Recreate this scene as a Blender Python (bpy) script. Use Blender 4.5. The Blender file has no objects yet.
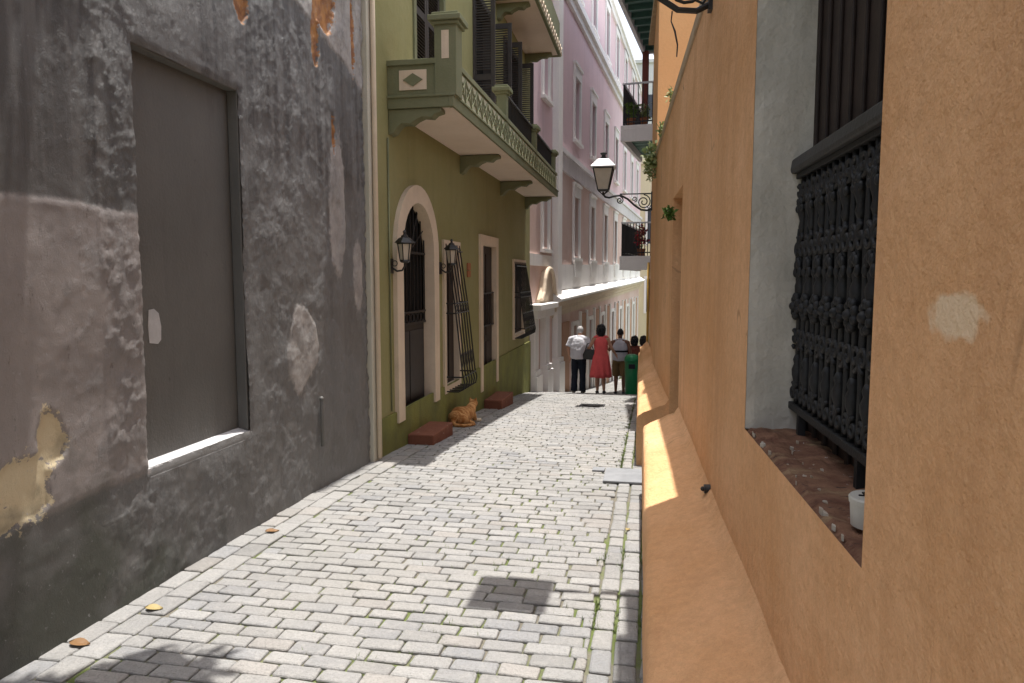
import bpy, bmesh, math, random
import numpy as np
from mathutils import Vector, Matrix, noise
R_ = math.radians
rnd = random.Random(7)
sc = bpy.context.scene
C = sc.collection

# ------------------------------------------------------------------ camera, sky, sun, exposure
F = 711.0; VX, VY = 650.0, 277.0; CZ = 1.5
pitch = math.atan((341.5 - VY) / F); yaw = math.atan((VX - 512) / F * math.cos(pitch))
cam = bpy.data.cameras.new('camera'); co = bpy.data.objects.new('camera', cam); C.objects.link(co)
cam.sensor_width = 36; cam.lens = 36 * F / 1024; cam.clip_start = 0.02; cam.clip_end = 3000
co.location = (0, 0, CZ); co.rotation_euler = (math.pi / 2 - pitch, 0, yaw)
sc.camera = co
SUN = Vector((0.045, 0.138, 1.0)).normalized()
w = bpy.data.worlds.new('World'); sc.world = w; w.use_nodes = True
nt = w.node_tree; bg = nt.nodes['Background']
sky = nt.nodes.new('ShaderNodeTexSky'); sky.sky_type = 'NISHITA'; sky.sun_disc = False
sky.sun_elevation = math.asin(SUN.z); sky.sun_rotation = math.atan2(SUN.x, SUN.y)
sky.dust_density = 2.5; sky.air_density = 1.0
hs = nt.nodes.new('ShaderNodeHueSaturation'); hs.inputs['Saturation'].default_value = .45
nt.links.new(sky.outputs[0], hs.inputs['Color']); nt.links.new(hs.outputs[0], bg.inputs[0]); bg.inputs[1].default_value = 0.15
sl = bpy.data.lights.new('sun', 'SUN'); sl.energy = 3.3; sl.angle = R_(0.55); sl.color = (1, .96, .9)
so = bpy.data.objects.new('sun', sl); C.objects.link(so); so.rotation_euler = SUN.to_track_quat('Z', 'Y').to_euler()
sc.view_settings.view_transform = 'Standard'; sc.view_settings.look = 'None'
sc.view_settings.exposure = 1.24; sc.view_settings.gamma = 1
try: sc.view_settings.use_curve_mapping = False
except Exception: pass
sc.cycles.max_bounces = 8; sc.cycles.diffuse_bounces = 6

# ------------------------------------------------------------------ helpers
GY = [-30, 0, 2.2, 4, 6, 8.7, 11.5, 14.4, 16.1, 18, 22, 30, 45, 100, 400]
GZ = [.3, 0, -.06, -.09, -.15, -.35, -.57, -.85, -1.15, -1.46, -2.0, -2.8, -3.8, -6.7, -15]
def g(y):
    return sum(float(np.interp(y + d, GY, GZ)) for d in (-1.2, -.4, .4, 1.2)) / 4

class Fr:
    def __init__(s, o, ds, do): s.o, s.ds, s.do = o, ds, do
    def __call__(s, a, b, z): return Vector((s.o[0] + s.ds[0]*a + s.do[0]*b, s.o[1] + s.ds[1]*a + s.do[1]*b, z))
ID = lambda x, y, z: Vector((x, y, z))
LF = Fr((-2.45, 0), (0, 1), (1, 0))                                   # left side of the street: (s, out, z)
RA = R_(2.5); RD = .46
RF = Fr((RD*math.cos(RA), RD*math.sin(RA)), (-math.sin(RA), math.cos(RA)), (-math.cos(RA), -math.sin(RA)))
PA = R_(4.4)
KF = Fr((-2.45, 16.0), (math.sin(PA), math.cos(PA)), (math.cos(PA), -math.sin(PA)))

class MB:
    def __init__(s, fr=ID): s.v = []; s.f = []; s.fr = fr
    def P(s, a, b, z): s.v.append(s.fr(a, b, z)); return len(s.v) - 1
    def W(s, p): s.v.append(Vector(p)); return len(s.v) - 1
    def poly(s, pts): s.f.append([s.P(*p) for p in pts])
    def box(s, a0, a1, b0, b1, z0, z1, tp=0):
        i = [s.P(a, b, z) for z in (z0, z1) for a, b in ((a0, b0), (a1, b0), (a1, b1), (a0, b1))]
        for q in ((3,2,1,0),(4,5,6,7),(0,1,5,4),(1,2,6,5),(2,3,7,6),(3,0,4,7)): s.f.append([i[k] for k in q])
    def prism(s, pts, axis, c0, c1):
        # pts: 2d outline; axis 'o': pts=(s,z) extruded in o; 's': pts=(o,z) extruded in s; 'z': pts=(s,o)
        def m(p, c):
            return {'o': (p[0], c, p[1]), 's': (c, p[0], p[1]), 'z': (p[0], p[1], c)}[axis]
        n = len(pts); A = [s.P(*m(p, c0)) for p in pts]; B = [s.P(*m(p, c1)) for p in pts]
        s.f.append(A[::-1]); s.f.append(B)
        for k in range(n): s.f.append([A[k], A[(k+1) % n], B[(k+1) % n], B[k]])
    def tube(s, pts, r, n=8, cap=True, close=False, world=False):
        P = [Vector(p) if world else s.fr(*p) for p in pts]
        rs = r if isinstance(r, (list, tuple)) else [r]*len(P)
        rings = []; up = None; m = len(P)
        for k in range(m):
            if close: t = P[(k+1) % m] - P[k-1]
            else: t = P[min(k+1, m-1)] - P[max(k-1, 0)]
            t.normalize()
            if up is None: up = Vector((0,0,1)) if abs(t.z) < .9 else Vector((0,1,0))
            u = t.cross(up)
            if u.length < 1e-4: u = t.orthogonal()
            u.normalize(); v = u.cross(t); up = v
            rr = rs[k]; ra, rb = rr if isinstance(rr, tuple) else (rr, rr)
            rings.append([s.W(P[k] + u*math.cos(2*math.pi*j/n)*ra + v*math.sin(2*math.pi*j/n)*rb) for j in range(n)])
        for k in range(m if close else m-1):
            a, b = rings[k], rings[(k+1) % m]
            for j in range(n): s.f.append([a[j], a[(j+1)%n], b[(j+1)%n], b[j]])
        if cap and not close: s.f.append(rings[0][::-1]); s.f.append(rings[-1])
    def lathe(s, c, prof, n=16, close=True):
        rings = []
        for r, z in prof:
            rings.append([s.W(Vector(c) + Vector((r*math.cos(2*math.pi*(j+.5)/n), r*math.sin(2*math.pi*(j+.5)/n), z))) for j in range(n)])
        for a, b in zip(rings, rings[1:]):
            for j in range(n): s.f.append([a[j], a[(j+1)%n], b[(j+1)%n], b[j]])
        if close: s.f.append(rings[0][::-1]); s.f.append(rings[-1])
    def ball(s, c, r, nu=12, nv=8, world=True):
        c = Vector(c) if world else s.fr(*c)
        r = r if isinstance(r, tuple) else (r, r, r)
        rings = []
        for i in range(1, nv):
            t = math.pi*i/nv
            rings.append([s.W(c + Vector((r[0]*math.sin(t)*math.cos(2*math.pi*j/nu), r[1]*math.sin(t)*math.sin(2*math.pi*j/nu), r[2]*math.cos(t)))) for j in range(nu)])
        a = s.W(c + Vector((0,0,r[2]))); b = s.W(c - Vector((0,0,r[2])))
        for j in range(nu):
            s.f.append([a, rings[0][j], rings[0][(j+1)%nu]]); s.f.append([b, rings[-1][(j+1)%nu], rings[-1][j]])
        for p, q in zip(rings, rings[1:]):
            for j in range(nu): s.f.append([p[j], q[j], q[(j+1)%nu], p[(j+1)%nu]])
    def wall(s, outer, holes, o, depth):
        # flat wall in the (s,z) plane at 'o' with holes; the holes get reveals of the given depth
        bm = bmesh.new(); ed = []
        for pts in [outer] + [h for h in holes]:
            vs = [bm.verts.new((p[0], p[1], 0)) for p in pts]
            ed += [bm.edges.new((vs[k], vs[(k+1) % len(vs)])) for k in range(len(vs))]
        bmesh.ops.triangle_fill(bm, use_beauty=True, edges=ed, normal=(0,0,1))
        bm.verts.index_update(); base = len(s.v)
        for v in bm.verts: s.P(v.co.x, o, v.co.y)
        for f in bm.faces: s.f.append([base + v.index for v in f.verts])
        bm.free()
        ds = depth if isinstance(depth, (list, tuple)) else [depth]*len(holes)
        for h, d in zip(holes, ds):
            if d <= 0: continue
            A = [s.P(p[0], o, p[1]) for p in h]; B = [s.P(p[0], o - d, p[1]) for p in h]
            for k in range(len(h)): s.f.append([A[k], A[(k+1)%len(h)], B[(k+1)%len(h)], B[k]])
    def leaves(s, c, r, n, size, rg, flat=0):
        for _ in range(n):
            d = Vector((rg.gauss(0,1), rg.gauss(0,1), rg.gauss(0,1))).normalized() * (rg.random()**.45)
            p = Vector(c) + Vector((d.x*r[0], d.y*r[1], d.z*r[2]))
            a = Vector((rg.gauss(0,1), rg.gauss(0,1), rg.gauss(0,.6))).normalized(); b = a.cross(Vector((rg.gauss(0,1), rg.gauss(0,1), rg.gauss(0,1)))).normalized()
            L = size*(.6 + rg.random()*.8); W = L*.28
            q = [p, p + a*L*.45 + b*W, p + a*L, p + a*L*.45 - b*W]
            s.f.append([s.W(x) for x in q])
    def blade(s, p, h, lean, wd):
        p = Vector(p); t = p + Vector((lean[0], lean[1], h))
        b = Vector((-lean[1], lean[0], 0)); b = (b.normalized() if b.length > 1e-6 else Vector((1,0,0)))*wd
        s.f.append([s.W(p - b), s.W(p + b), s.W(t)])
    def build(s, name, mt, parent=None, bevel=0, smooth=False, loc=None, recalc=True, kind=None):
        off = Vector((0,0,0)); q = parent
        if parent is not None: off = Vector(parent.get('_w', (0,0,0)))
        elif loc is not None: off = Vector(loc)
        me = bpy.data.meshes.new(name); me.from_pydata([v - off for v in s.v], [], s.f); me.update()
        if recalc:
            bm = bmesh.new(); bm.from_mesh(me); bmesh.ops.recalc_face_normals(bm, faces=bm.faces); bm.to_mesh(me); bm.free()
        if smooth:
            for p in me.polygons: p.use_smooth = True
        me.materials.append(mt)
        o = bpy.data.objects.new(name, me); C.objects.link(o)
        if parent is not None: o.parent = parent; o['_w'] = tuple(off)
        else: o.location = off; o['_w'] = tuple(off)
        if bevel:
            b = o.modifiers.new('bevel', 'BEVEL'); b.width = bevel; b.segments = 2; b.limit_method = 'ANGLE'; b.angle_limit = R_(40)
        if kind: o['kind'] = kind
        return o

def thing(name, label, cat, loc, group=None):
    o = bpy.data.objects.new(name, None); C.objects.link(o); o.location = loc; o.empty_display_size = .1
    o['_w'] = tuple(loc); o['label'] = label; o['category'] = cat
    if group: o['group'] = group
    return o
def tag(o, label, cat, group=None):
    o['label'] = label; o['category'] = cat
    if group: o['group'] = group
    return o
def struct(o): o['kind'] = 'structure'; return o
def copy_tree(root, loc, label=None, rotz=None):
    r = root.copy(); C.objects.link(r); r.location = loc
    if rotz is not None: r.rotation_euler = (0, 0, rotz)
    if label: r['label'] = label
    for ch in list(root.children):
        c = ch.copy(); C.objects.link(c); c.parent = r
        for gg in list(ch.children):
            d = gg.copy(); C.objects.link(d); d.parent = c
    return r

# ------------------------------------------------------------------ materials
class NT:
    def __init__(s, name, rough=.8, spec=.3, metal=0):
        s.m = bpy.data.materials.new(name); s.m.use_nodes = True; s.t = s.m.node_tree; s.b = s.t.nodes['Principled BSDF']
        s.b.inputs['Roughness'].default_value = rough; s.b.inputs['Metallic'].default_value = metal
        s.b.inputs['Specular IOR Level'].default_value = spec
        s.tc = s.t.nodes.new('ShaderNodeTexCoord'); s.co = s.tc.outputs['Object']
    def n(s, t, **k):
        x = s.t.nodes.new(t)
        for a, b in k.items(): setattr(x, a, b)
        return x
    def l(s, a, b): s.t.links.new(a, b)
    def noise(s, scale, detail=5, rough=.55, stretch=(1,1,1), dist=0):
        mp = s.n('ShaderNodeMapping'); mp.inputs['Scale'].default_value = stretch; s.l(s.co, mp.inputs[0])
        x = s.n('ShaderNodeTexNoise'); x.inputs['Scale'].default_value = scale; x.inputs['Detail'].default_value = detail
        x.inputs['Roughness'].default_value = rough; x.inputs['Distortion'].default_value = dist
        s.l(mp.outputs[0], x.inputs['Vector']); return x.outputs[0]
    def ramp(s, v, a, b):
        x = s.n('ShaderNodeMapRange'); x.inputs[1].default_value = a; x.inputs[2].default_value = b
        s.l(v, x.inputs[0]); return x.outputs[0]
    def math(s, op, a, b=None):
        x = s.n('ShaderNodeMath', operation=op)
        for k, q in enumerate((a, b)):
            if q is None: continue
            if isinstance(q, (int, float)): x.inputs[k].default_value = q
            else: s.l(q, x.inputs[k])
        return x.outputs[0]
    def mix(s, fac, a, b, mode='MIX'):
        x = s.n('ShaderNodeMix', data_type='RGBA', blend_type=mode)
        for k, q in ((0, fac), (6, a), (7, b)):
            if isinstance(q, (int, float)): x.inputs[k].default_value = q
            elif isinstance(q, tuple): x.inputs[k].default_value = (*q, 1)
            else: s.l(q, x.inputs[k])
        return x.outputs[2]
    def attr(s, name, out='Fac'):
        x = s.n('ShaderNodeAttribute', attribute_name=name); return x.outputs[out]
    def color(s, c):
        if isinstance(c, tuple): s.b.inputs['Base Color'].default_value = (*c, 1)
        else: s.l(c, s.b.inputs['Base Color'])
    def bump(s, h, dist, strength=1.0):
        prev = None
        if s.b.inputs['Normal'].is_linked: prev = s.b.inputs['Normal'].links[0].from_socket
        x = s.n('ShaderNodeBump'); x.inputs['Distance'].default_value = dist; x.inputs['Strength'].default_value = strength
        s.l(h, x.inputs['Height'])
        if prev: s.l(prev, x.inputs['Normal'])
        s.l(x.outputs[0], s.b.inputs['Normal'])

def stucco(name, c1, c2, big=1.2, streak=.0, streakc=None, bumps=((45, .004), (6, .01)), rough=.85, stain=None, fine=.12, chips=None, grain_shade=0):
    t = NT(name, rough, .2)
    col = t.mix(t.ramp(t.noise(big, 6, .6), .35, .65), c1, c2)
    col = t.mix(t.math('MULTIPLY', t.ramp(t.noise(28, 4, .7), .35, .7), fine), col, tuple(c*.55 for c in c1))
    if streak:
        sv = t.ramp(t.noise(5, 5, .6, (1, 1, .09)), .52, .75)
        col = t.mix(t.math('MULTIPLY', sv, streak), col, streakc)
    if stain:
        sv = t.ramp(t.noise(2.3, 8, .7, (1, 1, .6), .6), .6, .7)
        col = t.mix(t.math('MULTIPLY', sv, stain[1]), col, stain[0])
    if chips:
        sv = t.ramp(t.noise(chips[1], 6, .75), chips[2], chips[2] + .02)
        col = t.mix(sv, col, chips[0])
    if grain_shade:  # dark and pale specks colour in the shading of the stucco bumps
        col = t.mix(t.math('MULTIPLY', t.ramp(t.noise(grain_shade, 3, .6), .50, .72), .20), col, tuple(c*.45 for c in c1))
        col = t.mix(t.math('MULTIPLY', t.ramp(t.noise(grain_shade*.6, 3, .6), .56, .70), .2), col, tuple(min(.9, c*1.3) for c in c2))
        cr = t.math('ABSOLUTE', t.math('SUBTRACT', t.noise(1.4, 3.5, .5, (1, 1, .55), .5), .5))
        gate = t.ramp(t.noise(1.1, 3, .5), .56, .62)
        col = t.mix(t.math('MULTIPLY', t.math('MULTIPLY', t.ramp(cr, .0035, .001), gate), .5), col, tuple(c*.35 for c in c1))
    t.color(col)
    for sca, d in bumps: t.bump(t.noise(sca, 4, .6), d)
    return t.m
def paint(name, c, rough=.5, spec=.4, var=.15, metal=0, scale=14, bump=.001):
    t = NT(name, rough, spec, metal)
    t.color(t.mix(t.math('MULTIPLY', t.ramp(t.noise(scale, 5, .6), .35, .7), var*3), c, tuple(x*.55 for x in c)))
    if bump: t.bump(t.noise(scale*4, 3, .6), bump)
    return t.m
M = {}
M['orange'] = stucco('orange_stucco', (.70, .375, .172), (.83, .49, .265), 1.1, .75, (.58, .31, .15), ((150, .003), (45, .006), (9, .012), (3, .02)), .8, ((.64, .365, .19), .6), .3, ((.34, .20, .11), 7, .715), 190)
def wall_with_patch():
    # the same stucco with a smear of pale filler on the near wall
    m = M['orange'].copy(); m.name = 'orange_stucco_with_filler'; nt_ = m.node_tree; bs = nt_.nodes['Principled BSDF']
    src = bs.inputs['Base Color'].links[0].from_socket; tc = nt_.nodes.new('ShaderNodeTexCoord')
    p0 = RF(1.06, 0, 1.447) - RF(4, 0, 0)
    vs = nt_.nodes.new('ShaderNodeVectorMath'); vs.operation = 'SUBTRACT'; vs.inputs[1].default_value = p0; nt_.links.new(tc.outputs['Object'], vs.inputs[0])
    vm = nt_.nodes.new('ShaderNodeVectorMath'); vm.operation = 'MULTIPLY'; vm.inputs[1].default_value = (8, 12.5, 30); nt_.links.new(vs.outputs[0], vm.inputs[0])
    ln_ = nt_.nodes.new('ShaderNodeVectorMath'); ln_.operation = 'LENGTH'; nt_.links.new(vm.outputs[0], ln_.inputs[0])
    no = nt_.nodes.new('ShaderNodeTexNoise'); no.inputs['Scale'].default_value = 26; no.inputs['Detail'].default_value = 6; nt_.links.new(tc.outputs['Object'], no.inputs['Vector'])
    ad = nt_.nodes.new('ShaderNodeMath'); ad.operation = 'MULTIPLY_ADD'; ad.inputs[1].default_value = 1.1; nt_.links.new(no.outputs[0], ad.inputs[0]); nt_.links.new(ln_.outputs['Value'], ad.inputs[2])
    mr = nt_.nodes.new('ShaderNodeMapRange'); mr.inputs[1].default_value = 1.62; mr.inputs[2].default_value = 1.35; nt_.links.new(ad.outputs[0], mr.inputs[0])
    mx = nt_.nodes.new('ShaderNodeMix'); mx.data_type = 'RGBA'; nt_.links.new(mr.outputs[0], mx.inputs[0]); nt_.links.new(src, mx.inputs[6]); mx.inputs[7].default_value = (.80, .60, .40, 1)
    nt_.links.new(mx.outputs[2], bs.inputs['Base Color']); return m
M['orange2'] = stucco('orange_tower_stucco', (.76, .40, .185), (.80, .45, .22), .8, .3, (.66, .38, .2), ((40, .004),), .85)
M['coping'] = stucco('coping_stone', (.50, .38, .25), (.38, .28, .18), 4, .3, (.2, .15, .1), ((40, .006),))
M['olive'] = stucco('olive_plaster', (.245, .23, .098), (.28, .262, .125), 1.0, .4, (.175, .165, .07), ((70, .003), (4, .015)), .8, ((.19, .17, .09), .4))
M['olive_trim'] = stucco('olive_trim_paint', (.15, .16, .09), (.185, .19, .115), 2, .3, (.2, .19, .12), ((60, .003),))
M['frieze'] = stucco('faded_frieze_paint', (.50, .48, .36), (.38, .38, .26), 7, .3, (.3, .3, .2), ((60, .003),))
M['moss'] = stucco('lower_band_plaster', (.20, .205, .06), (.145, .15, .055), 3, .4, (.09, .1, .05), ((60, .004), (6, .012)))
M['cream'] = stucco('cream_trim_paint', (.66, .55, .42), (.58, .48, .37), 3, .35, (.4, .32, .24), ((70, .002),))
M['soffit'] = stucco('balcony_soffit_paint', (.74, .63, .54), (.68, .57, .48), 2, 0, None, ((60, .002),))
M['pale_strip'] = stucco('pale_corner_paint', (.52, .49, .42), (.44, .42, .34), 2, .5, (.3, .3, .2), ((50, .004),))
M['pink'] = stucco('pink_plaster', (.74, .56, .585), (.68, .52, .55), .6, .45, (.52, .40, .42), ((30, .006),), .9, ((.62, .50, .50), .5))  # base colour made paler in place of haze over the far facade
M['pink_low'] = stucco('faded_rose_plaster', (.60, .42, .36), (.68, .53, .49), .9, .4, (.62, .55, .52), ((30, .006),), .9, ((.66, .6, .58), .5))
M['tan_panel'] = stucco('tan_panel_plaster', (.42, .24, .15), (.46, .28, .2), 1, .3, (.5, .38, .3), ((30, .006),), .9)
M['white'] = stucco('white_plaster', (.82, .80, .77), (.76, .74, .73), 1, .3, (.5, .49, .48), ((30, .004),), .8)
M['band'] = stucco('grey_band_plaster', (.60, .57, .585), (.70, .67, .68), 1.2, .5, (.45, .43, .44), ((25, .008),))
M['yellow'] = stucco('pale_yellow_plaster', (.66, .60, .40), (.60, .55, .40), .5, .2, (.5, .45, .35), ((20, .01),))
M['pale'] = stucco('pale_render', (.68, .68, .66), (.6, .6, .58), .4, 0, None, ((20, .01),))
M['iron'] = paint('black_wrought_iron', (.013, .013, .014), .45, .5, .2)
M['castiron'] = paint('charcoal_cast_iron', (.017, .017, .018), .6, .45, .3, 0, 30, .002)
M['dark'] = paint('dark_interior', (.012, .011, .01), .9, .1)
M['wood'] = paint('dark_brown_wood', (.035, .022, .017), .6, .35, .3)
M['rail_wood'] = paint('grey_painted_rail', (.05, .05, .05), .55, .4, .3, 0, 20, .002)
M['door_metal'] = paint('dark_grey_door_metal', (.035, .032, .032), .55, .4, .2)
M['louvre'] = paint('grey_louvre_paint', (.045, .038, .034), .6, .35, .2)
M['brickred'] = stucco('red_painted_step', (.21, .082, .05), (.17, .066, .042), 4, .2, (.15, .05, .03), ((60, .004), (12, .01)), .85, ((.33, .17, .11), .6), .3, ((.30, .22, .17), 9, .62))
M['chip'] = stucco('plaster_chip', (.50, .46, .40), (.30, .22, .15), 22, 0, None, ((60, .004),))
M['terracotta'] = stucco('terracotta', (.36, .15, .07), (.3, .12, .06), 9)
M['shutter'] = paint('blue_grey_shutter', (.06, .064, .08), .6, .3)
M['galv'] = paint('pale_metal_cap', (.62, .63, .66), .35, .5, .1)
M['frost'] = paint('frosted_lamp_glass', (.50, .44, .36), .25, .5, .1, 0, 6, 0)
M['greenboard'] = paint('green_soffit_board', (.075, .16, .13), .6, .3)
M['redbrown'] = paint('red_brown_wood', (.16, .045, .03), .6, .3)
M['binGreen'] = paint('green_plastic', (.01, .22, .08), .35, .5, .1)
M['plastic'] = paint('white_plastic', (.54, .52, .47), .4, .4, .08)
M['ink'] = paint('black_ink', (.01, .01, .01), .6, .2, 0)
M['slab'] = stucco('grey_cover_slab', (.25, .255, .265), (.20, .205, .215), 8, 0, None, ((80, .002),), .7)
M['yellowpipe'] = paint('ochre_pipe', (.5, .3, .06), .5, .4)
M['skin_light'] = paint('light_skin', (.50, .28, .19), .55, .3, .05, 0, 8, 0)
M['skin_dark'] = paint('brown_skin', (.20, .095, .06), .5, .3, .05, 0, 8, 0)
M['shirt'] = paint('white_shirt_cloth', (.62, .62, .66), .9, .1, .06, 0, 5, .003)
M['tank'] = paint('pale_grey_vest_cloth', (.50, .50, .55), .9, .1, .06, 0, 8, .003)
M['band_cloth'] = paint('dark_cloth', (.03, .03, .04), .9, .1)
M['navy'] = paint('dark_navy_cloth', (.016, .02, .032), .85, .15, .1, 0, 6, .004)
M['khaki'] = paint('khaki_cloth', (.17, .115, .055), .9, .1, .1, 0, 6, .004)
M['red'] = paint('coral_red_cloth', (.80, .13, .135), .8, .2, .1, 0, 9, .006)
M['rust'] = paint('rust_cloth', (.22, .07, .05), .9, .1)
M['hair'] = paint('black_hair', (.010, .009, .011), .5, .4, .3, 0, 60, .004)
M['grey_hair'] = paint('grey_hair', (.42, .41, .40), .6, .3, .2, 0, 60, .003)
M['leather'] = paint('black_leather', (.012, .012, .013), .4, .5)
M['eye'] = paint('eye_white', (.5, .5, .5), .3, .5, 0)
def leafmat(name, a, b):
    t = NT(name, .55, .3); oi = t.n('ShaderNodeNewGeometry')
    t.color(t.mix(oi.outputs['Random Per Island'], a, b)); 
    t.b.inputs['Transmission Weight'].default_value = 0
    return t.m
M['leaf'] = leafmat('green_leaves', (.04, .10, .012), (.12, .19, .035))
M['leaf_pale'] = leafmat('pale_green_leaves', (.12, .17, .05), (.30, .33, .15))
M['grassm'] = leafmat('joint_grass', (.06, .10, .02), (.15, .19, .05))
M['dryleaf'] = leafmat('dry_leaf', (.22, .12, .05), (.15, .08, .035))
M['yleaf'] = leafmat('yellow_leaf', (.33, .26, .12), (.30, .23, .10))
M['flower'] = leafmat('red_flowers', (.45, .03, .03), (.3, .02, .05))

# paving
t = NT('worn_paving_brick', .75, .3)
bc = t.attr('Col', 'Color')
dust = t.ramp(t.noise(1.1, 6, .6), .42, .66)
c = t.mix(t.math('MULTIPLY', dust, .6), bc, (.315, .30, .278))
c = t.mix(t.math('MULTIPLY', t.ramp(t.noise(75, 5, .75), .46, .66), .5), c, (.15, .145, .14))
c = t.mix(t.math('MULTIPLY', t.ramp(t.noise(22, 7, .75), .52, .68), .4), c, (.36, .345, .32))
c = t.mix(t.math('MULTIPLY', t.ramp(t.noise(7, 7, .75), .60, .70), .7), c, (.20, .195, .185))
c = t.mix(t.math('MULTIPLY', t.ramp(t.noise(.7, 6, .6), .5, .62), .35), c, (.22, .215, .20))
t.color(c); t.bump(t.noise(120, 4, .7), .004); t.bump(t.noise(32, 5, .65), .009); M['paver'] = t.m
t = NT('joint_dirt', .95, .1)
c = t.mix(t.ramp(t.noise(2.2, 6, .65), .42, .56), (.17, .155, .125), (.115, .145, .045))
c = t.mix(t.math('MULTIPLY', t.ramp(t.noise(70, 4, .7), .4, .7), .5), c, (.08, .075, .06))
t.color(c); t.bump(t.noise(80, 4, .7), .006); M['joint'] = t.m

# ------------------------------------------------------------------ setting: ground and street
ys = sorted(set([-40, -20, -10] + list(np.arange(-4, 32, .4)) + [35, 40, 45, 60, 80, 100, 200, 400]))
xs = [-300, -60, -20, -8, -3.2, -2.6, 0, .5, 1.5, 4, 20, 60, 300]
b = MB(); idx = [[b.P(x, y, g(y) - .014) for x in xs] for y in ys]
for j in range(len(ys)-1):
    for i in range(len(xs)-1): b.f.append([idx[j][i], idx[j][i+1], idx[j+1][i+1], idx[j+1][i]])
struct(b.build('ground', M['joint'], smooth=True))

pv = MB(); pcol = []
def brick(x0, x1, y0, y1, jt=.0044, tone=None):
    gz = g((y0+y1)/2); sl_ = (g(y1) - g(y0)) / (y1 - y0); dz = rnd.gauss(0, .0022)
    tx, ty = rnd.gauss(0, .012), rnd.gauss(0, .014)
    cx, cy = (x0+x1)/2, (y0+y1)/2
    rot = rnd.gauss(0, .012); cr, sr = math.cos(rot), math.sin(rot)
    def V(x, y, z):
        dx, dy = x - cx, y - cy
        return pv.W((cx + dx*cr - dy*sr, cy + dx*sr + dy*cr, gz + sl_*dy + dz + tx*dx + ty*dy + z))
    j = lambda: rnd.uniform(-.0025, .0025)
    x0 += jt + j(); x1 -= jt + j(); y0 += jt + j(); y1 -= jt + j()
    corners = []
    for (X, Y_, ax, ay) in ((x0, y0, 1, 1), (x1, y0, -1, 1), (x1, y1, -1, -1), (x0, y1, 1, -1)):
        k = .004 + rnd.random()*.006
        if ax*ay > 0: corners += [(X, Y_ + ay*k, ax, ay), (X + ax*k, Y_, ax, ay)]
        else: corners += [(X + ax*k, Y_, ax, ay), (X, Y_ + ay*k, ax, ay)]
    jj = [(rnd.gauss(0, .0018), rnd.gauss(0, .0018)) for _ in range(8)]
    def ring(ins, z): return [V(X + ax*ins + q[0], Y_ + ay*ins + q[1], z + (rnd.gauss(0, .0006) if z == 0 else 0)) for (X, Y_, ax, ay), q in zip(corners, jj)]
    rs = [ring(0, -.03), ring(.0, -.0075), ring(.003, -.0028), ring(.011, 0)]
    n0 = len(pv.f)
    for a, c_ in zip(rs, rs[1:]):
        for k in range(8): pv.f.append([a[k], a[(k+1)%8], c_[(k+1)%8], c_[k]])
    pv.f.append(rs[-1])
    if tone is None:
        v = rnd.gauss(.25, .020); tint = rnd.random()
        tone = (v*1.0, v*.985, v*.96) if tint < .7 else ((v*.88, v*.885, v*.90) if tint < .9 else (v*1.0, v*.945, v*.89))
    pcol.extend([tone]*(len(pv.f) - n0))
rw = .093; y = -1.0; k = 0
def lx(y): return -2.47 if y < 14.7 else -2.47 + max(0, (y - 16))*math.tan(PA)
while y < 30:
    x = -2.19 + (.0 if k % 2 else -.09) + rnd.gauss(0, .008)
    xe = -.225 if y < 11.4 else (-.225 if y < 13 else 1.6)
    if y > 16: x += int((y-16)*math.tan(PA)/.2)*.2
    first = True
    while x < xe - .02:
        wd = .183 + rnd.gauss(0, .009)
        a, c_ = max(x, -2.2 if y < 16 else -9), min(x + wd, xe)
        if c_ - a > .03: brick(a, c_, y, y + rw)
        x += wd
    y += rw; k += 1
for (xa, xb) in ((-2.475, -2.34), (-2.34, -2.2)):
    y = -1.0 + rnd.random()*.1
    while y < 16.2:
        L_ = .19 + rnd.gauss(0, .015)
        brick(xa, xb, y, y + L_); y += L_
for (xa, xb) in ((-.225, -.125), (-.125, -.02), (-.02, .12)):
    y = -1.0 + rnd.random()*.1
    while y < 12.8:
        L_ = rnd.choice((.11, .14, .19)) + rnd.gauss(0, .01)
        brick(xa, xb, y, y + L_, .007); y += L_
st = struct(pv.build('street', M['paver'], recalc=False))
at = st.data.color_attributes.new('Col', 'FLOAT_COLOR', 'CORNER')
arr = []
for p in st.data.polygons:
    for _ in p.vertices: arr.extend((*pcol[p.index], 1))
at.data.foreach_set('color', arr)

gm = MB()
for _ in range(2600):
    if rnd.random() < .4: x = -.225 + rnd.gauss(0, .006); y = rnd.uniform(1.8, 13)
    elif rnd.random() < .5: x = rnd.choice((-.125, -.02)) + rnd.gauss(0, .006); y = rnd.uniform(1.8, 12)
    else:
        x = -.225 - abs(rnd.gauss(0, .6)); yy = rnd.uniform(1.6, 13); y = -1.0 + round((yy + 1)/rw)*rw + rnd.gauss(0, .004)
    if noise.noise(Vector((x*2.2, y*1.3, 3))) < -.02: continue
    for _ in range(5):
        gm.blade((x + rnd.gauss(0, .008), y + rnd.gauss(0, .008), g(y) - .02), rnd.uniform(.018, .04), (rnd.gauss(0, .012), rnd.gauss(0, .012)), .0025)
o = gm.build('grass', M['grassm'], recalc=False); o['kind'] = 'stuff'; o['label'] = 'tufts of green grass growing in the paving joints'

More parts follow.
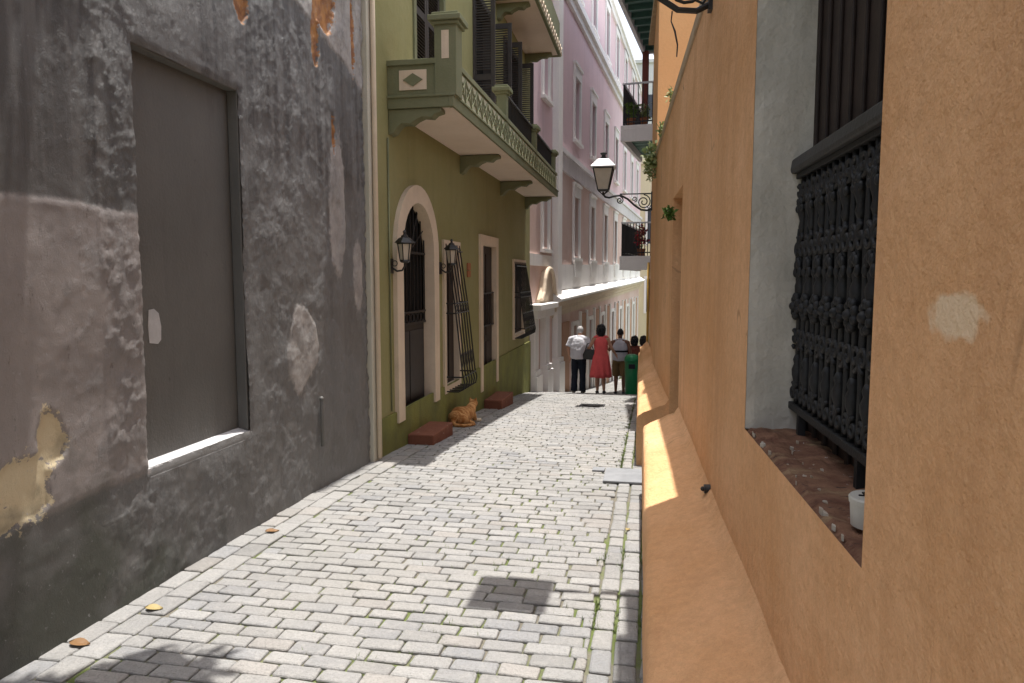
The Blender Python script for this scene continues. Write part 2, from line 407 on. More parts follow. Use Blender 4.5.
# ------------------------------------------------------------------ grey weathered house
t = NT('weathered_grey_plaster', .5, .5)
raw = lambda n: t.attr(n)
fine = t.math('MULTIPLY', t.math('SUBTRACT', t.noise(22, 8, .7), .5), .16)
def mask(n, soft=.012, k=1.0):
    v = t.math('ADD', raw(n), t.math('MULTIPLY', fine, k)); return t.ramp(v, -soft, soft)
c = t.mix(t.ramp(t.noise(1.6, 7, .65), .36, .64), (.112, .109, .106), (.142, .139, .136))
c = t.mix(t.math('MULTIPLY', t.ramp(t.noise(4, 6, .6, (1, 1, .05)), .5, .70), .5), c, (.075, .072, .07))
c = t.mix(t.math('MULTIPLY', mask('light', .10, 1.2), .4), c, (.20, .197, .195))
c = t.mix(t.math('MULTIPLY', mask('drip', .10, .8), t.math('MULTIPLY', t.ramp(t.noise(11, 4, .5, (1, 1, .03)), .42, .58), .75)), c, (.055, .051, .050))
pk = t.mix(t.ramp(t.noise(3, 6, .6), .4, .62), (.265, .236, .225), (.225, .202, .195))
pk = t.mix(t.math('MULTIPLY', t.ramp(t.noise(11, 8, .8, (1, 1, .45)), .61, .64), .8), pk, (.13, .105, .095))
c = t.mix(mask('pink', .01, .35), c, pk)
c = t.mix(mask('pale', .02), c, t.mix(t.ramp(t.noise(7, 6, .7), .4, .62), (.36, .34, .325), (.25, .235, .225)))
c = t.mix(mask('cream', .006, 4.0), c, t.mix(t.noise(9, 5, .6), (.62, .54, .37), (.52, .42, .26)))
c = t.mix(mask('rust', .008, 2.5), c, t.mix(t.ramp(t.noise(12, 5, .6), .4, .6), (.44, .20, .05), (.26, .10, .03)))
c = t.mix(mask('mould', .15, 1.6), c, (.055, .058, .046))
c = t.mix(t.math('MULTIPLY', t.ramp(t.noise(30, 6, .75), .62, .68), .6), c, (.33, .33, .34))
fk = t.ramp(t.noise(19, 10, .82, (1, 1, .6), .8), .585, .60)
c = t.mix(t.math('MULTIPLY', t.math('MULTIPLY', fk, mask('light', .3, 1)), .5), c, (.26, .255, .25))  # pale crinkle specks painted in as highlights on the flake edges
c = t.mix(t.math('MULTIPLY', t.ramp(t.noise(17, 9, .8, (1, 1, .5)), .62, .64), .45), c, (.055, .05, .046))
t.color(c)
rz = t.math('ADD', t.math('MULTIPLY', mask('light', .3, 1), .75), .25)
t.bump(t.noise(130, 5, .75), .0022); t.bump(t.math('MULTIPLY', t.noise(38, 10, .82, (1, 1, .6), .8), rz), .018); M['greywall'] = t.m
t = NT('blocked_window_paint', .6, .35)
c = t.mix(t.ramp(t.noise(1.4, 6, .6), .4, .62), (.104, .102, .096), (.124, .121, .114))
c = t.mix(t.math('MULTIPLY', t.ramp(t.noise(7, 5, .6, (1, 1, .1)), .55, .7), .3), c, (.06, .055, .052))
c = t.mix(t.math('MULTIPLY', t.ramp(t.noise(26, 7, .8, (1, 1, .35)), .63, .67), .5), c, (.17, .165, .16))
c = t.mix(t.math('MULTIPLY', t.ramp(t.noise(9, 7, .75), .66, .69), .5), c, (.05, .046, .043))
t.color(c); t.bump(t.noise(60, 4, .6), .003); t.bump(t.noise(5, 5, .6, (1, 1, .4)), .008); M['blocked'] = t.m
M['sillpaint'] = stucco('pale_sill_paint', (.50, .49, .49), (.40, .40, .41), 6, 0, None, ((40, .004),))

gh = thing('weathered_house', 'grey weathered plaster house with peeling paint and a blocked up window', 'house', (-2.45, 4, -.1))
RY0, RY1, RZ0, RZ1 = 3.095, 4.01, .54, 2.62
def lin(a, b, st): n = max(1, int(round((b-a)/st))); return list(np.linspace(a, b, n+1))[:-1]
gy = lin(-3, 1.6, .2) + lin(1.6, 2.1, .05) + lin(2.1, RY0, .012) + lin(RY0, RY1, .013) + lin(RY1, 5.93, .0125) + [5.93]
gz = lin(-.4, -.18, .1) + lin(-.18, RZ0, .012) + lin(RZ0, RZ1, .0125) + lin(RZ1, 3.95, .0125) + lin(3.95, 4.0, .05) + lin(4.0, 4.7, .1) + [4.7]
gy = [float(v) for v in gy]; gz = [float(v) for v in gz]
def fb(y, z, s, o_=3, seed=0): return noise.fractal(Vector((y*s + seed*7.3, z*s, seed*3.1)), 1.0, 2.0, o_)
b = MB(); A = {k: [] for k in ('drip', 'light', 'pink', 'pale', 'cream', 'rust', 'mould')}
def blob(y, z, cy, cz, ry, rz): return 1 - math.hypot((y-cy)/ry, (z-cz)/rz)
def sst(v, w_): t_ = min(1, max(0, v/w_*.5 + .5)); return t_*t_*(3 - 2*t_)
for y in gy:
    for z in gz:
        n1 = fb(y, z, .9, 3, 1); n2 = fb(y, z, 3.2, 4, 2); n3 = fb(y, z, 9, 4, 3); fl = fb(y*1.25, z, 3.6, 6, 6); rdg = 1 - abs(fb(y, z, 7, 4, 8))*2.2
        top = 1.80 + .03*math.sin(y*3)
        low = .50 + (y - 2.3)*.03 + .03*n2
        pink = min(top - z + .012*n2, z - low, 3.10 + .008*n3 - y)
        pale = max(min(blob(y, z, 4.72, .99, .24, .30), 1)*.3 + .09*n2, blob(y, z, 5.36, 2.05, .15, .55)*.25 + .05*n2, blob(y, z, 5.75, 1.5, .1, .3)*.2 + .04*n2,
                   min(z - (3.10 + (5.9 - y)*.26), .3) + .03*n2 if y > 4.4 else -1)
        cream = max(blob(y, z, 2.36, .66, .13, .15)*.3, blob(y, z, 2.50, .82, .07, .12)*.25, blob(y, z, 2.28, .56, .10, .06)*.25) + .09*n2 + .06*n3
        rust = max(blob(y, z, 5.2, 3.60, .20, .26)*.35, blob(y, z, 5.03, 3.25, .07, .22)*.3, blob(y, z, 4.06, 3.17, .07, .15)*.3, blob(y, z, 5.3, 2.62, .03, .14)*.25, blob(y, z, 5.72, 3.5, .04, .3)*.3) + .05*n2 + .06*n3
        zone = max(sst(y - 4.15, .12), sst(.50 - z, .06)*sst(y - 3.0, .1))
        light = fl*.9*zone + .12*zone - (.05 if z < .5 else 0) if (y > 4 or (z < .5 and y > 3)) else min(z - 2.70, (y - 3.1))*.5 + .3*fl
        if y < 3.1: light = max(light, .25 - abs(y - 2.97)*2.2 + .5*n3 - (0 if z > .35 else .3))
        mould = .25 - z*.6 - abs(y - 2.5)*.35 + .3*n2 if z < .9 else -1
        rough_zone = .35 + .65*zone
        if 2.82 < y < 3.1: rough_zone = 1.5
        if z > 2.65: rough_zone = max(rough_zone, .8)
        d = .013*n1 + .0028*n2 + .0008*n3*rough_zone + .0012*rough_zone*max(0, rdg)
        d += rough_zone*(.0020*sst(fl - .05, .015) + .002*sst(fl - .32, .015) + .0012*sst(n3 + fl*.4 - .25, .02))
        d += .0011*fb(y, z, 26, 3, 5)*rough_zone
        for v, dd in ((pink, .005), (pale, .006)): d += dd*min(1, max(0, v/.02))
        for v, dd in ((cream, -.012), (rust, -.022)): d += dd*min(1, max(0, v/.02))
        if y > 5.8: d -= .03*((y-5.8)/.13)*abs(n3)
        # rounded arris round the blocked window
        e = max(RY0 - y, y - RY1, RZ0 - z, z - RZ1)
        if e < .03 and e >= -.001: d -= (.008 + .010*max(0, n3) + .006*fb(y, z, 30, 2, 9))*(1 - e/.03)
        drip = min(z - 2.25 + .5*n2, 1) if y > 3.6 else min(z - 1.85, 3.0 - y)*.5
        for k_, v in (('drip', drip), ('light', light), ('pink', pink), ('pale', pale), ('cream', cream), ('rust', rust), ('mould', mould)): A[k_].append(max(-1, min(1, v)))
        b.v.append(Vector((-2.45 + d, y, z)))
nz = len(gz)
for i in range(len(gy)-1):
    for j in range(nz-1):
        cy, cz = (gy[i]+gy[i+1])/2, (gz[j]+gz[j+1])/2
        if RY0 < cy < RY1 and RZ0 < cz < RZ1: continue
        b.f.append([i*nz+j, (i+1)*nz+j, (i+1)*nz+j+1, i*nz+j+1])
wo = b.build('wall', M['greywall'], gh, smooth=True, recalc=False)
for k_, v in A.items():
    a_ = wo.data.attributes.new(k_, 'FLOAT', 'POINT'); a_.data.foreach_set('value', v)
b = MB(LF); b.box(-3, 5.9, -6, -.30, -.4, 4.72); b.box(-3, 5.93, -.3, -.05, 4.55, 4.72); b.box(5.75, 5.93, -.3, -.06, -.4, 4.55); b.build('core', M['greywall'], gh)
bw = MB(LF); bw.poly([(RY0 - .04, -.085, RZ0), (RY1 + .02, -.085, RZ0), (RY1 + .02, -.085, RZ1), (RY0 - .04, -.085, RZ1)])
bwo = bw.build('blocked_window', M['blocked'], gh)
b = MB(LF)   # jambs and head of the recess
b.box(RY1 - .004, RY1 + .06, -.083, -.014, RZ0, RZ1 + .05); b.box(RY0 - .06, RY0 + .004, -.083, -.014, RZ0, RZ1 + .05); b.box(RY0 + .004, RY1 - .004, -.083, -.014, RZ1 - .004, RZ1 + .05)
b.build('reveal', M['blocked'], bwo, bevel=.006)
b = MB(LF); b.prism([(-.10, RZ0 - .08), (-.012, RZ0 - .08), (-.012, RZ0 - .004), (-.10, RZ0 + .018)], 's', RY0 - .01, RY1 + .01); b.build('sill', M['sillpaint'], bwo)
b = MB(LF); b.prism([(3.235, 1.16), (3.30, 1.15), (3.325, 1.17), (3.33, 1.24), (3.315, 1.31), (3.28, 1.335), (3.24, 1.33), (3.23, 1.25)], 'o', -.085, -.082); b.build('paint_patch', M['sillpaint'], bwo)
b = MB(LF); b.tube([(4.94, .03, .22), (4.94, .03, .52), (4.94, .03, .58)], [.014, .014, .010], 8); b.ball((4.94, .03, .585), .018, world=False); b.build('pipe', M['blocked'], gh, smooth=True)

# ------------------------------------------------------------------ green house
gr = thing('green_house', 'olive green house with arched doorway, iron window grilles and long balcony', 'house', (-2.45, 10, -.5))
def arch(y0, y1, zb, zs, n=14):
    r = (y1-y0)/2; cy = (y0+y1)/2
    return [(y0, zb), (y1, zb)] + [(cy + r*math.cos(a), zs + r*math.sin(a)*1.0) for a in np.linspace(0, math.pi, n)]
def rect(a, b_, z0, z1): return [(a, z0), (b_, z0), (b_, z1), (a, z1)]
AR = arch(6.77, 7.80, .06, 1.76); W1 = rect(8.34, 8.92, .16, 1.86); D2 = rect(10.27, 11.20, -.20, 1.97); W2 = rect(12.80, 13.9, .44, 1.74)
UA = rect(7.35, 8.35, 3.12, 5.55); UB = rect(9.9, 11.1, 3.12, 5.4); UC = rect(12.0, 13.2, 3.12, 5.4)
b = MB(LF); b.wall([(6.15, -1.6), (14.62, -1.6), (14.62, 9.0), (6.15, 9.0)], [AR, W1, D2, W2, UA, UB, UC], 0, 0); 
b.build('wall', M['olive'], gr)
b = MB(LF); b.box(6.15, 14.62, -5, -.6, -1.6, 9); b.box(6.15, 14.62, -.6, .0, 9, 9.2); b.box(14.45, 14.618, -.6, -.003, -1.6, 9); b.box(6.153, 6.3, -.6, -.003, -1.6, 9); b.build('core', M['olive'], gr)
b = MB(LF); b.box(6.158, 14.62, .0, .022, -1.2, .17); 
bo = b.build('lower_band', M['moss'], gr)
b = MB(LF); b.box(5.94, 6.15, -.2, .035, -.3, 7); b.build('corner_trim', M['pale_strip'], gr, bevel=.006)
b = MB(LF); b.tube([(6.02, .06, -.14), (6.02, .06, 7)], .022, 10); b.build('rainwater_pipe', M['cream'], gr, smooth=True)
b = MB(LF); b.tube([(6.47, .012, .2), (6.47, .012, 2.8)], .008, 6); b.build('cable', M['olive_trim'], gr, smooth=True)
# arched door
dr = MB(LF); cy = 7.285
def arc_band(b, r0, r1, zs, o0, o1, n=18):
    pts = [(cy + r1*math.cos(a), zs + r1*math.sin(a)) for a in np.linspace(0, math.pi, n)] ; ptsi = [(cy + r0*math.cos(a), zs + r0*math.sin(a)) for a in np.linspace(math.pi, 0, n)]
    for k in range(n-1):
        q = [pts[k], pts[k+1], ptsi[n-2-k], ptsi[n-1-k]]; b.prism(q, 'o', o0, o1)
b = MB(LF); arc_band(b, .515, .70, 1.76, -.09, .045); b.box(cy - .70, cy - .515, -.09, .045, .06, 1.76); b.box(cy + .515, cy + .70, -.09, .045, .06, 1.76)
sdo = b.build('door_surround', M['cream'], gr)
b = MB(LF); b.box(6.76, 7.81, -.17, -.093, -.1, 1.0); b.box(6.80, 7.27, -.093, -.08, .16, .92); b.box(7.30, 7.77, -.093, -.08, .16, .92)
ado = b.build('arched_door', M['door_metal'], gr, bevel=.004)
b = MB(LF); b.box(6.6, 7.95, -.30, -.115, 1.0, 2.6); b.build('dark_backing', M['dark'], ado)
b = MB(LF)
for k in range(9):
    yb = 6.80 + k*.1215; zt = 1.76 + math.sqrt(max(0, .51**2 - (yb - cy)**2)); b.tube([(yb, -.07, 1.0), (yb, -.07, zt)], .009, 6)
for z in (1.0, 1.12, 1.76): b.box(6.78, 7.79, -.08, -.058, z - .012, z + .012)
for k in range(8):
    yb = 6.86 + k*.1215; b.tube([(yb + .045*math.cos(a), -.07, 1.06 + .045*math.sin(a)) for a in np.linspace(0, 2*math.pi, 10)[:-1]], .005, 5, close=True)
for k in range(1, 6):
    a = math.pi*k/6; b.tube([(cy, -.065, 1.78), (cy + .5*math.cos(a), -.065, 1.76 + .5*math.sin(a))], .007, 6)
b.build('grille', M['iron'], ado)
# window frames and second door
def frame(b, h, wdt, o0, o1, bottom=True):
    (a0, z0), (a1, _), (_, z1), _ = h
    b.box(a0 - wdt, a0, o0, o1, z0 - (wdt if bottom else 0), z1 + wdt); b.box(a1, a1 + wdt, o0, o1, z0 - (wdt if bottom else 0), z1 + wdt)
    b.box(a0, a1, o0, o1, z1, z1 + wdt)
    if bottom: b.box(a0, a1, o0, o1, z0 - wdt, z0)
def belly(name, h, dz, oo, ext, parent):
    (a0, z0), (a1, _), (_, z1), _ = h; a0 -= ext; a1 += ext; b = MB(LF)
    def path(y):
        return [(y, .03, z1 + .04), (y, .05 + oo*.45, (z0+z1)/2 + .1), (y, .05 + oo*.85, z0 + .16), (y, .05 + oo*.97, z0 + .05), (y, .05 + oo*.9, z0 - .03), (y, .05 + oo*.6, z0 - .06), (y, .0, z0 - .06)]
    n = int((a1-a0)/.11)
    for k in range(n+1): b.tube(path(a0 + (a1-a0)*k/n), .009, 6)
    for z, f in ((z1 - .04, .08), (z1 - (z1-z0)*.4, .42), (z1 - (z1-z0)*.47, .48), (z0 + .12, .9)):
        o_ = .05 + oo*f
        b.tube([(a0, 0, z), (a0, o_, z), (a1, o_, z), (a1, 0, z)], .010, 6)
    for k in range(n):
        y = a0 + (a1-a0)*(k+.5)/n; zc = z1 - (z1-z0)*.435; o_ = .05 + oo*.45
        b.tube([(y + .04*math.cos(a), o_, zc + .04*math.sin(a)) for a in np.linspace(0, 2*math.pi, 9)[:-1]], .006, 5, close=True)
        b.tube([(y + .035*math.cos(a), .05 + oo*.75, z0 + .32 + .09*math.sin(a)) for a in np.linspace(0, 2*math.pi, 9)[:-1]], .006, 5, close=True)
    return b.build(name, M['iron'], parent)
for hole, oo, ext in ((W1, .21, .02), (W2, .19, .02)):
    b = MB(LF); b.box(hole[0][0] - .08, hole[1][0] + .08, -.21, -.053, hole[0][1] - .08, hole[2][1] + .08)
    y0, y1, z0, z1 = hole[0][0], hole[1][0], hole[0][1], hole[2][1]
    for k in range(2):
        c0 = y0 + (y1-y0)*k/2; b.box(c0 + .04, c0 + (y1-y0)/2 - .04, -.053, -.04, z0 + .08, z1 - .08)
    wn = b.build('window', M['wood'], gr)
    b = MB(LF); frame(b, hole, .085, -.05, .03); b.build('frame', M['cream'], wn)
    belly('grille', hole, 0, oo, ext, wn)
b = MB(LF); b.box(10.2, 11.27, -.22, -.053, -.2, 2.05)
for z0, z1 in ((-.1, .5), (.6, 1.15), (1.25, 1.85)): b.box(10.36, 10.70, -.053, -.04, z0, z1); b.box(10.77, 11.11, -.053, -.04, z0, z1)
d2 = b.build('door', M['wood'], gr, bevel=.004)
b = MB(LF); frame(b, D2, .15, -.05, .035, False); b.build('surround', M['cream'], d2)
b = MB(LF)
for k in range(8): b.tube([(10.3 + k*.124, -.02, .75), (10.3 + k*.124, -.02, 1.25)], .008, 6)
b.box(10.28, 11.19, -.03, -.01, .74, .76); b.box(10.28, 11.19, -.03, -.01, 1.24, 1.26); b.build('grille', M['iron'], d2)
# upper openings: louvred leaves
def louvre(b, a0, a1, o, z0, z1):
    b.box(a0, a0 + .06, o - .02, o + .02, z0, z1); b.box(a1 - .06, a1, o - .02, o + .02, z0, z1)
    for z in (z0, (z0+z1)/2 - .04, z1 - .08): b.box(a0 + .06, a1 - .06, o - .018, o + .018, z, z + .08)
    z = z0 + .1
    while z < z1 - .1:
        if abs(z - (z0+z1)/2) > .06: b.prism([(o - .012, z + .022), (o + .014, z), (o + .018, z + .006), (o - .008, z + .028)], 's', a0 + .06, a1 - .06)
        z += .036
for h in (UA, UB, UC):
    y0, y1, z0, z1 = h[0][0], h[1][0], h[0][1], h[2][1]
    b = MB(LF); b.box(y0 - .07, y1 + .07, -.2, -.16, z0, z1 + .07); dd = b.build('balcony_door', M['dark'], gr)
    b = MB(LF); frame(b, h, .08, -.158, .02, False); b.build('frame', M['louvre'] if h is not UA else M['olive_trim'], dd)
    if h is UA:
        for k in range(2):
            b = MB(LF); louvre(b, y0 + k*(y1-y0)/2 + .005, y0 + (k+1)*(y1-y0)/2 - .005, -.05, z0, z1); b.build('shutter', M['louvre'], dd)
    else:   # leaves standing open at a right angle to the wall
        for yy in (y0, y1):
            b = MB(Fr((-2.45, yy), (1, 0), (0, -1))); louvre(b, -.03, .30, 0, z0 + .02, z1 - .02); b.build('shutter', M['louvre'], dd)
# balcony
BY0, BY1, BO = 6.50, 14.1, .645
b = MB(LF); b.box(BY0 + .03, BY1 - .03, .0, BO - .03, 3.075, 3.15); ba = b.build('balcony', M['soffit'], gr)
b = MB(LF); b.box(BY0, BY1, BO - .05, BO, 3.07, 3.19); b.box(BY0, BY0 + .05, 0, BO - .05, 3.07, 3.19); b.box(BY1 - .05, BY1, 0, BO - .05, 3.07, 3.19)
b.box(BY0 - .012, BY1 + .012, BO - .04, BO + .014, 3.165, 3.188); b.box(BY0 - .014, BY0 + .04, 0, BO - .042, 3.165, 3.188); b.build('fascia', M['olive_trim'], ba, bevel=.005)
b = MB(LF); b.box(BY0 + .05, BY1, BO - .05, BO - .02, 3.062, 3.069); b.build('drip_edge', M['soffit'], ba)
b = MB(LF); b.box(BY0 + .2, BY1 - .1, BO - .09, BO - .02, 3.17, 3.5); b.box(BY0 + .01, BY0 + .09, .0, BO - .17, 3.17, 3.5); b.box(BY0 - .01, BY0 + .10, .0, BO - .17, 3.46, 3.51); b.box(BY0 + .2, BY1 - .1, BO - .11, BO, 3.46, 3.51)
b.build('parapet', M['olive_trim'], ba, bevel=.004)
b = MB(LF); b.box(BY0 + .002, BY0 + .02, .12, BO - .26, 3.235, 3.415)
pl = b.build('plaque', M['cream'], ba)
b = MB(LF)
cc = (.255, 3.325); b.prism([(cc[0] - .095, cc[1]), (cc[0], cc[1] - .06), (cc[0] + .095, cc[1]), (cc[0], cc[1] + .06)], 's', BY0 - .006, BY0 + .01); b.build('diamond', M['olive_trim'], pl)
posts = [BY0 + .10, 9.08, 11.45, 13.75]
for k, y in enumerate(posts):
    r = .105 if k == 0 else .065; oc = BO - .075
    b = MB(LF); b.box(y - r, y + r, oc - r, oc + r, 3.172, 3.84); b.box(y - r - .025, y + r + .025, oc - r - .025, oc + r + .025, 3.80, 3.83)
    b.box(y - r - .05, y + r + .05, oc - r - .05, oc + r + .05, 3.83, 3.88); b.box(y - r - .02, y + r + .02, oc - r - .02, oc + r + .02, 3.88, 3.91)
    po = b.build('post', M['olive_trim'], ba, bevel=.006)
    if k == 0:
        b = MB(LF); b.box(y - r - .004, y - r + .01, oc - .035, oc + .035, 3.50, 3.75); b.build('inset', M['cream'], po)
b = MB(LF); y = BY0 + .24
b.box(BY0 + .22, BY1 - .12, BO - .0175, BO - .014, 3.2, 3.44); bf = b.build('frieze', M['frieze'], ba)
b = MB(LF)
while y < BY1 - .4:
    z = 3.32; w_ = .24
    for (p0, p1) in (((0, -.11), (w_, .11)), ((0, .11), (w_, -.11))):
        b.tube([(y + p0[0], BO - .012, z + p0[1]), (y + p1[0], BO - .012, z + p1[1])], .011, 5)
    b.tube([(y + w_/2 + .055*math.cos(a), BO - .012, z + .055*math.sin(a)) for a in np.linspace(0, 2*math.pi, 9)[:-1]], .009, 5, close=True)
    b.tube([(y, BO - .012, z - .1), (y, BO - .012, z + .1)], .010, 5)
    y += w_
b.build('lattice', M['olive_trim'], bf)
b = MB(LF)
for k in range(22): b.tube([(9.2 + k*.1, BO - .075, 3.5), (9.2 + k*.1, BO - .075, 3.84)], .009, 6)
for k in range(21): b.tube([(11.6 + k*.1, BO - .075, 3.5), (11.6 + k*.1, BO - .075, 3.84)], .009, 6)
b.box(9.1, 13.7, BO - .1, BO - .05, 3.84, 3.865); b.box(9.1, 13.7, BO - .09, BO - .06, 3.56, 3.58); b.build('iron_rail', M['iron'], ba)
brk = [(0.0, .0), (.52, .0), (.52, -.035), (.46, -.05), (.42, -.085), (.33, -.075), (.27, -.10), (.22, -.135), (.13, -.13), (.08, -.17), (.05, -.215), (0, -.23)]
for y in (BY0 + .02, 9.1, 11.65, 14.0): 
    b = MB(LF); b.prism([(p[0], 3.068 + p[1]) for p in brk], 's', y, y + .14); b.build('bracket', M['olive_trim'], ba, bevel=.006)
# upper balcony
b = MB(LF); b.box(11.25, 14.2, 0, .62, 5.80, 5.9); ub = b.build('balcony', M['soffit'], gr)
b = MB(LF); b.box(11.2, 14.25, .62, .67, 5.78, 6.0); b.box(11.2, 11.25, 0, .62, 5.78, 6.0); b.box(14.2, 14.25, 0, .62, 5.78, 6.0); b.box(11.25, 14.2, .61, .65, 6.0, 6.4); b.build('fascia', M['olive_trim'], ub)
b = MB(LF); y = 11.3
while y < 14.1:
    for (p0, p1) in (((0, -.08), (.2, .08)), ((0, .08), (.2, -.08))): b.tube([(y + p0[0], .675, 5.89 + p0[1]), (y + p1[0], .675, 5.89 + p1[1])], .011, 5)
    y += .2
b.build('lattice', M['cream'], ub)
for y in (11.4, 13.98):
    b = MB(LF); b.prism([(p[0], 5.796 + p[1]) for p in brk], 's', y, y + .14); b.build('bracket', M['olive_trim'], ub, bevel=.006)
b = MB(LF); b.box(6.15, 14.7, 0, .35, 8.6, 8.9); b.box(6.15, 14.75, 0, .45, 8.9, 9.1); b.build('cornice', M['olive_trim'], gr)

# brick-red steps
for nm, a0, a1, o1, zt, lb in (('doorstep', 6.88, 7.62, .30, -.115, 'long red painted step below the arched doorway'), ('doorstep', 10.32, 11.22, .30, -.345, 'short red painted step below the plain brown door')):
    b = MB(LF); za, zb = g(a0) - .05, g(a1) - .05
    pts = [(a0, za), (a1, zb), (a1, zt - .01), (a0, zt)]
    b.prism(pts, 'o', .024, o1); o = b.build('doorstep', M['brickred'], bevel=.012, loc=LF(a0, .02, za)); tag(o, lb, 'step', 'red doorsteps of the green house')
b = MB(LF); b.box(9.42, 9.58, 0.001, .02, 1.50, 1.585); b.box(9.42, 9.58, 0.001, .02, 1.595, 1.69); o = b.build('wall_plaque', M['terracotta'], bevel=.004, loc=LF(9.5, 0, 1.6)); tag(o, 'small terracotta plaque on the green wall beside the iron grille', 'plaque')

# wall lanterns of the green house
def wall_lantern(s_, z, lb):
    root = thing('wall_lantern', lb, 'lantern', LF(s_, 0, z), 'black wall lanterns of the green house')
    b = MB(LF); b.box(s_ - .05, s_ + .05, 0, .025, z - .13, z + .06)
    b.tube([(s_, .02, z - .05), (s_, .09, z - .10), (s_, .16, z - .09), (s_, .20, z - .03), (s_, .20, z + .02)], .013, 8)
    b.tube([(s_, .06 + .035*math.cos(a), z - .0 + .035*math.sin(a)) for a in np.linspace(0, 2*math.pi, 11)[:-1]], .007, 6, close=True)
    b.build('bracket', M['iron'], root)
    cx = LF(s_, .20, z); n = 6
    b = MB(); 
    for k in range(n):
        a = 2*math.pi*(k+.5)/n; b.tube([(cx.x + .062*math.cos(a), cx.y + .062*math.sin(a), z + .03), (cx.x + .095*math.cos(a), cx.y + .095*math.sin(a), z + .25)], .007, 6)
    b.lathe(cx, [(.0, .0), (.05, .01), (.072, .03), (.06, .045)], n); b.lathe(cx, [(.105, .245), (.11, .265), (.095, .265)], n); b.build('lantern_frame', M['iron'], root)
    b = MB(); b.lathe(cx, [(.056, .04), (.089, .245)], n); b.build('pane', M['frost'], root)
    b = MB(); b.lathe(cx, [(.135, .262), (.125, .275), (.075, .325), (.05, .335), (.045, .355), (.02, .37), (.018, .39), (.025, .405), (.004, .43)], n); b.build('lantern_roof', M['iron'], root)
    return root
for s_, lb in ((6.52, 'black wall lantern left of the arched doorway'), (8.16, 'black wall lantern between the arched doorway and the iron grille')):
    wl = wall_lantern(s_, 1.63, lb); wl.scale = (.74, .74, .74)

# ------------------------------------------------------------------ pink building
pk = thing('pink_building', 'tall pink building with white window frames and a projecting white ledge', 'building', KF(10, 0, -1.5))
s_up = [4.5, 7.4, 10.4, 13.3, 16.3, 19.3, 22.0]
gf = [4.4, 7.15, 9.9, 12.7, 15.4, 18.2, 21]
h_up = [rect(s - .40, s + .40, 5.35, 7.0) for s in s_up]; h_lo = [rect(s - .40, s + .40, 2.10, 3.75) for s in s_up]; h_top = [rect(s - .40, s + .40, 9.3, 10.9) for s in s_up]
h_a = [rect(.2, .75, 5.6, 7.2), rect(.2, .75, 2.2, 3.8)]
h_g = [rect(s - .32, s + .32, -3.8, .12) for s in gf]
b = MB(KF); b.wall([(-1.6, 4.45), (24.2, 4.45), (24.2, 11.45), (-1.6, 11.45)], h_up + h_top + h_a[:1], 0, .1); b.build('upper_wall', M['pink'], pk)
b = MB(KF); b.wall([(-1.6, -5), (24.2, -5), (24.2, 4.45), (-1.6, 4.45)], h_lo + h_g + h_a[1:], 0, [.1]*len(h_lo) + [.25]*len(h_g) + [.1]); b.build('lower_wall', M['pink_low'], pk)
b = MB(KF); b.box(-1.6, 24.2, -8, -.5, -5, 11.4); b.box(-1.6, 24.2, -.5, .0, 11.45, 11.56); b.box(24.0, 24.197, -.5, -.003, -5, 11.44); b.box(-1.597, -1.5, -.5, -.003, -5, 11.44); b.build('core', M['pink'], pk)
b = MB(KF); b.box(1.9, 24.3, 0, .07, 4.2, 4.62); b.box(1.9, 24.3, 0, .12, 4.62, 4.74); b.build('string_course', M['band'], pk)
b = MB(KF); b.box(1.2, 24.3, 0, .09, 8.55, 8.75); b.box(1.2, 24.3, 0, .18, 8.75, 8.95); b.build('cornice', M['white'], pk)
b = MB(KF); b.box(-1.6, 24.4, 0, .08, 11.2, 11.45); b.box(-1.6, 24.4, 0, .14, 11.45, 11.58); b.build('roof_cornice', M['white'], pk)
for h in h_up + h_lo + h_top + h_a:
    y0, y1, z0, z1 = h[0][0], h[1][0], h[0][1], h[2][1]
    b = MB(KF)
    n = 16
    for k in range(2):
        c0 = y0 + (y1-y0)*k/2; louv = (y1-y0)/2
        b.box(c0, c0 + louv - .006, -.14, -.098, z0 - .02, z1 + .02)
        for q in range(n): b.box(c0 + .05, c0 + louv - .05, -.098, -.085, z0 + .08 + q*(z1-z0-.16)/n, z0 + .08 + (q+.6)*(z1-z0-.16)/n)
    wn = b.build('window', M['shutter'], pk)
    b = MB(KF); wd = .16
    b.box(y0 - wd, y0, .0, .05, z0 - .06, z1); b.box(y1, y1 + wd, .0, .05, z0 - .06, z1); b.box(y0 - wd, y1 + wd, .0, .055, z1, z1 + .3); b.box(y0 - wd - .03, y1 + wd + .03, .0, .09, z1 + .3, z1 + .37)
    b.build('frame', M['white'], wn)
    b = MB(KF); b.box(y0 - wd - .03, y1 + wd + .03, .0, .11, z0 - .14, z0 - .06); b.build('sill', M['white'], wn)
# white dado, ledge and ground floor (the ledge climbs slightly against the falling street)
def KS(a, o_, z): return KF(a, o_, z + .016*(a - 1))
b = MB(KS); b.box(1.76, 24.2, 0, .05, 1.16, 1.80); b.build('dado', M['white'], pk)
for k, s in enumerate(s_up):
    b = MB(KF); b.prism([(s - .62, 1.96), (s + .62, 1.96), (s + .5, 1.80), (s + .46, 1.5), (s - .46, 1.5), (s - .5, 1.80)], 'o', .0, .10); b.build('apron', M['white'], pk, bevel=.01)
b = MB(KS); b.prism([(0, .90), (.27, .90), (.30, .93), (.30, .97), (.0, 1.16)], 's', 1.0, 24.4); b.build('ledge', M['white'], pk)
b = MB(KS); b.prism([(0, .50), (.05, .50), (.06, .62), (.13, .66), (.14, .76), (.22, .80), (.24, .897), (.0, .897)], 's', 1.05, 24.35); b.build('ledge_moulding', M['cream'], pk)
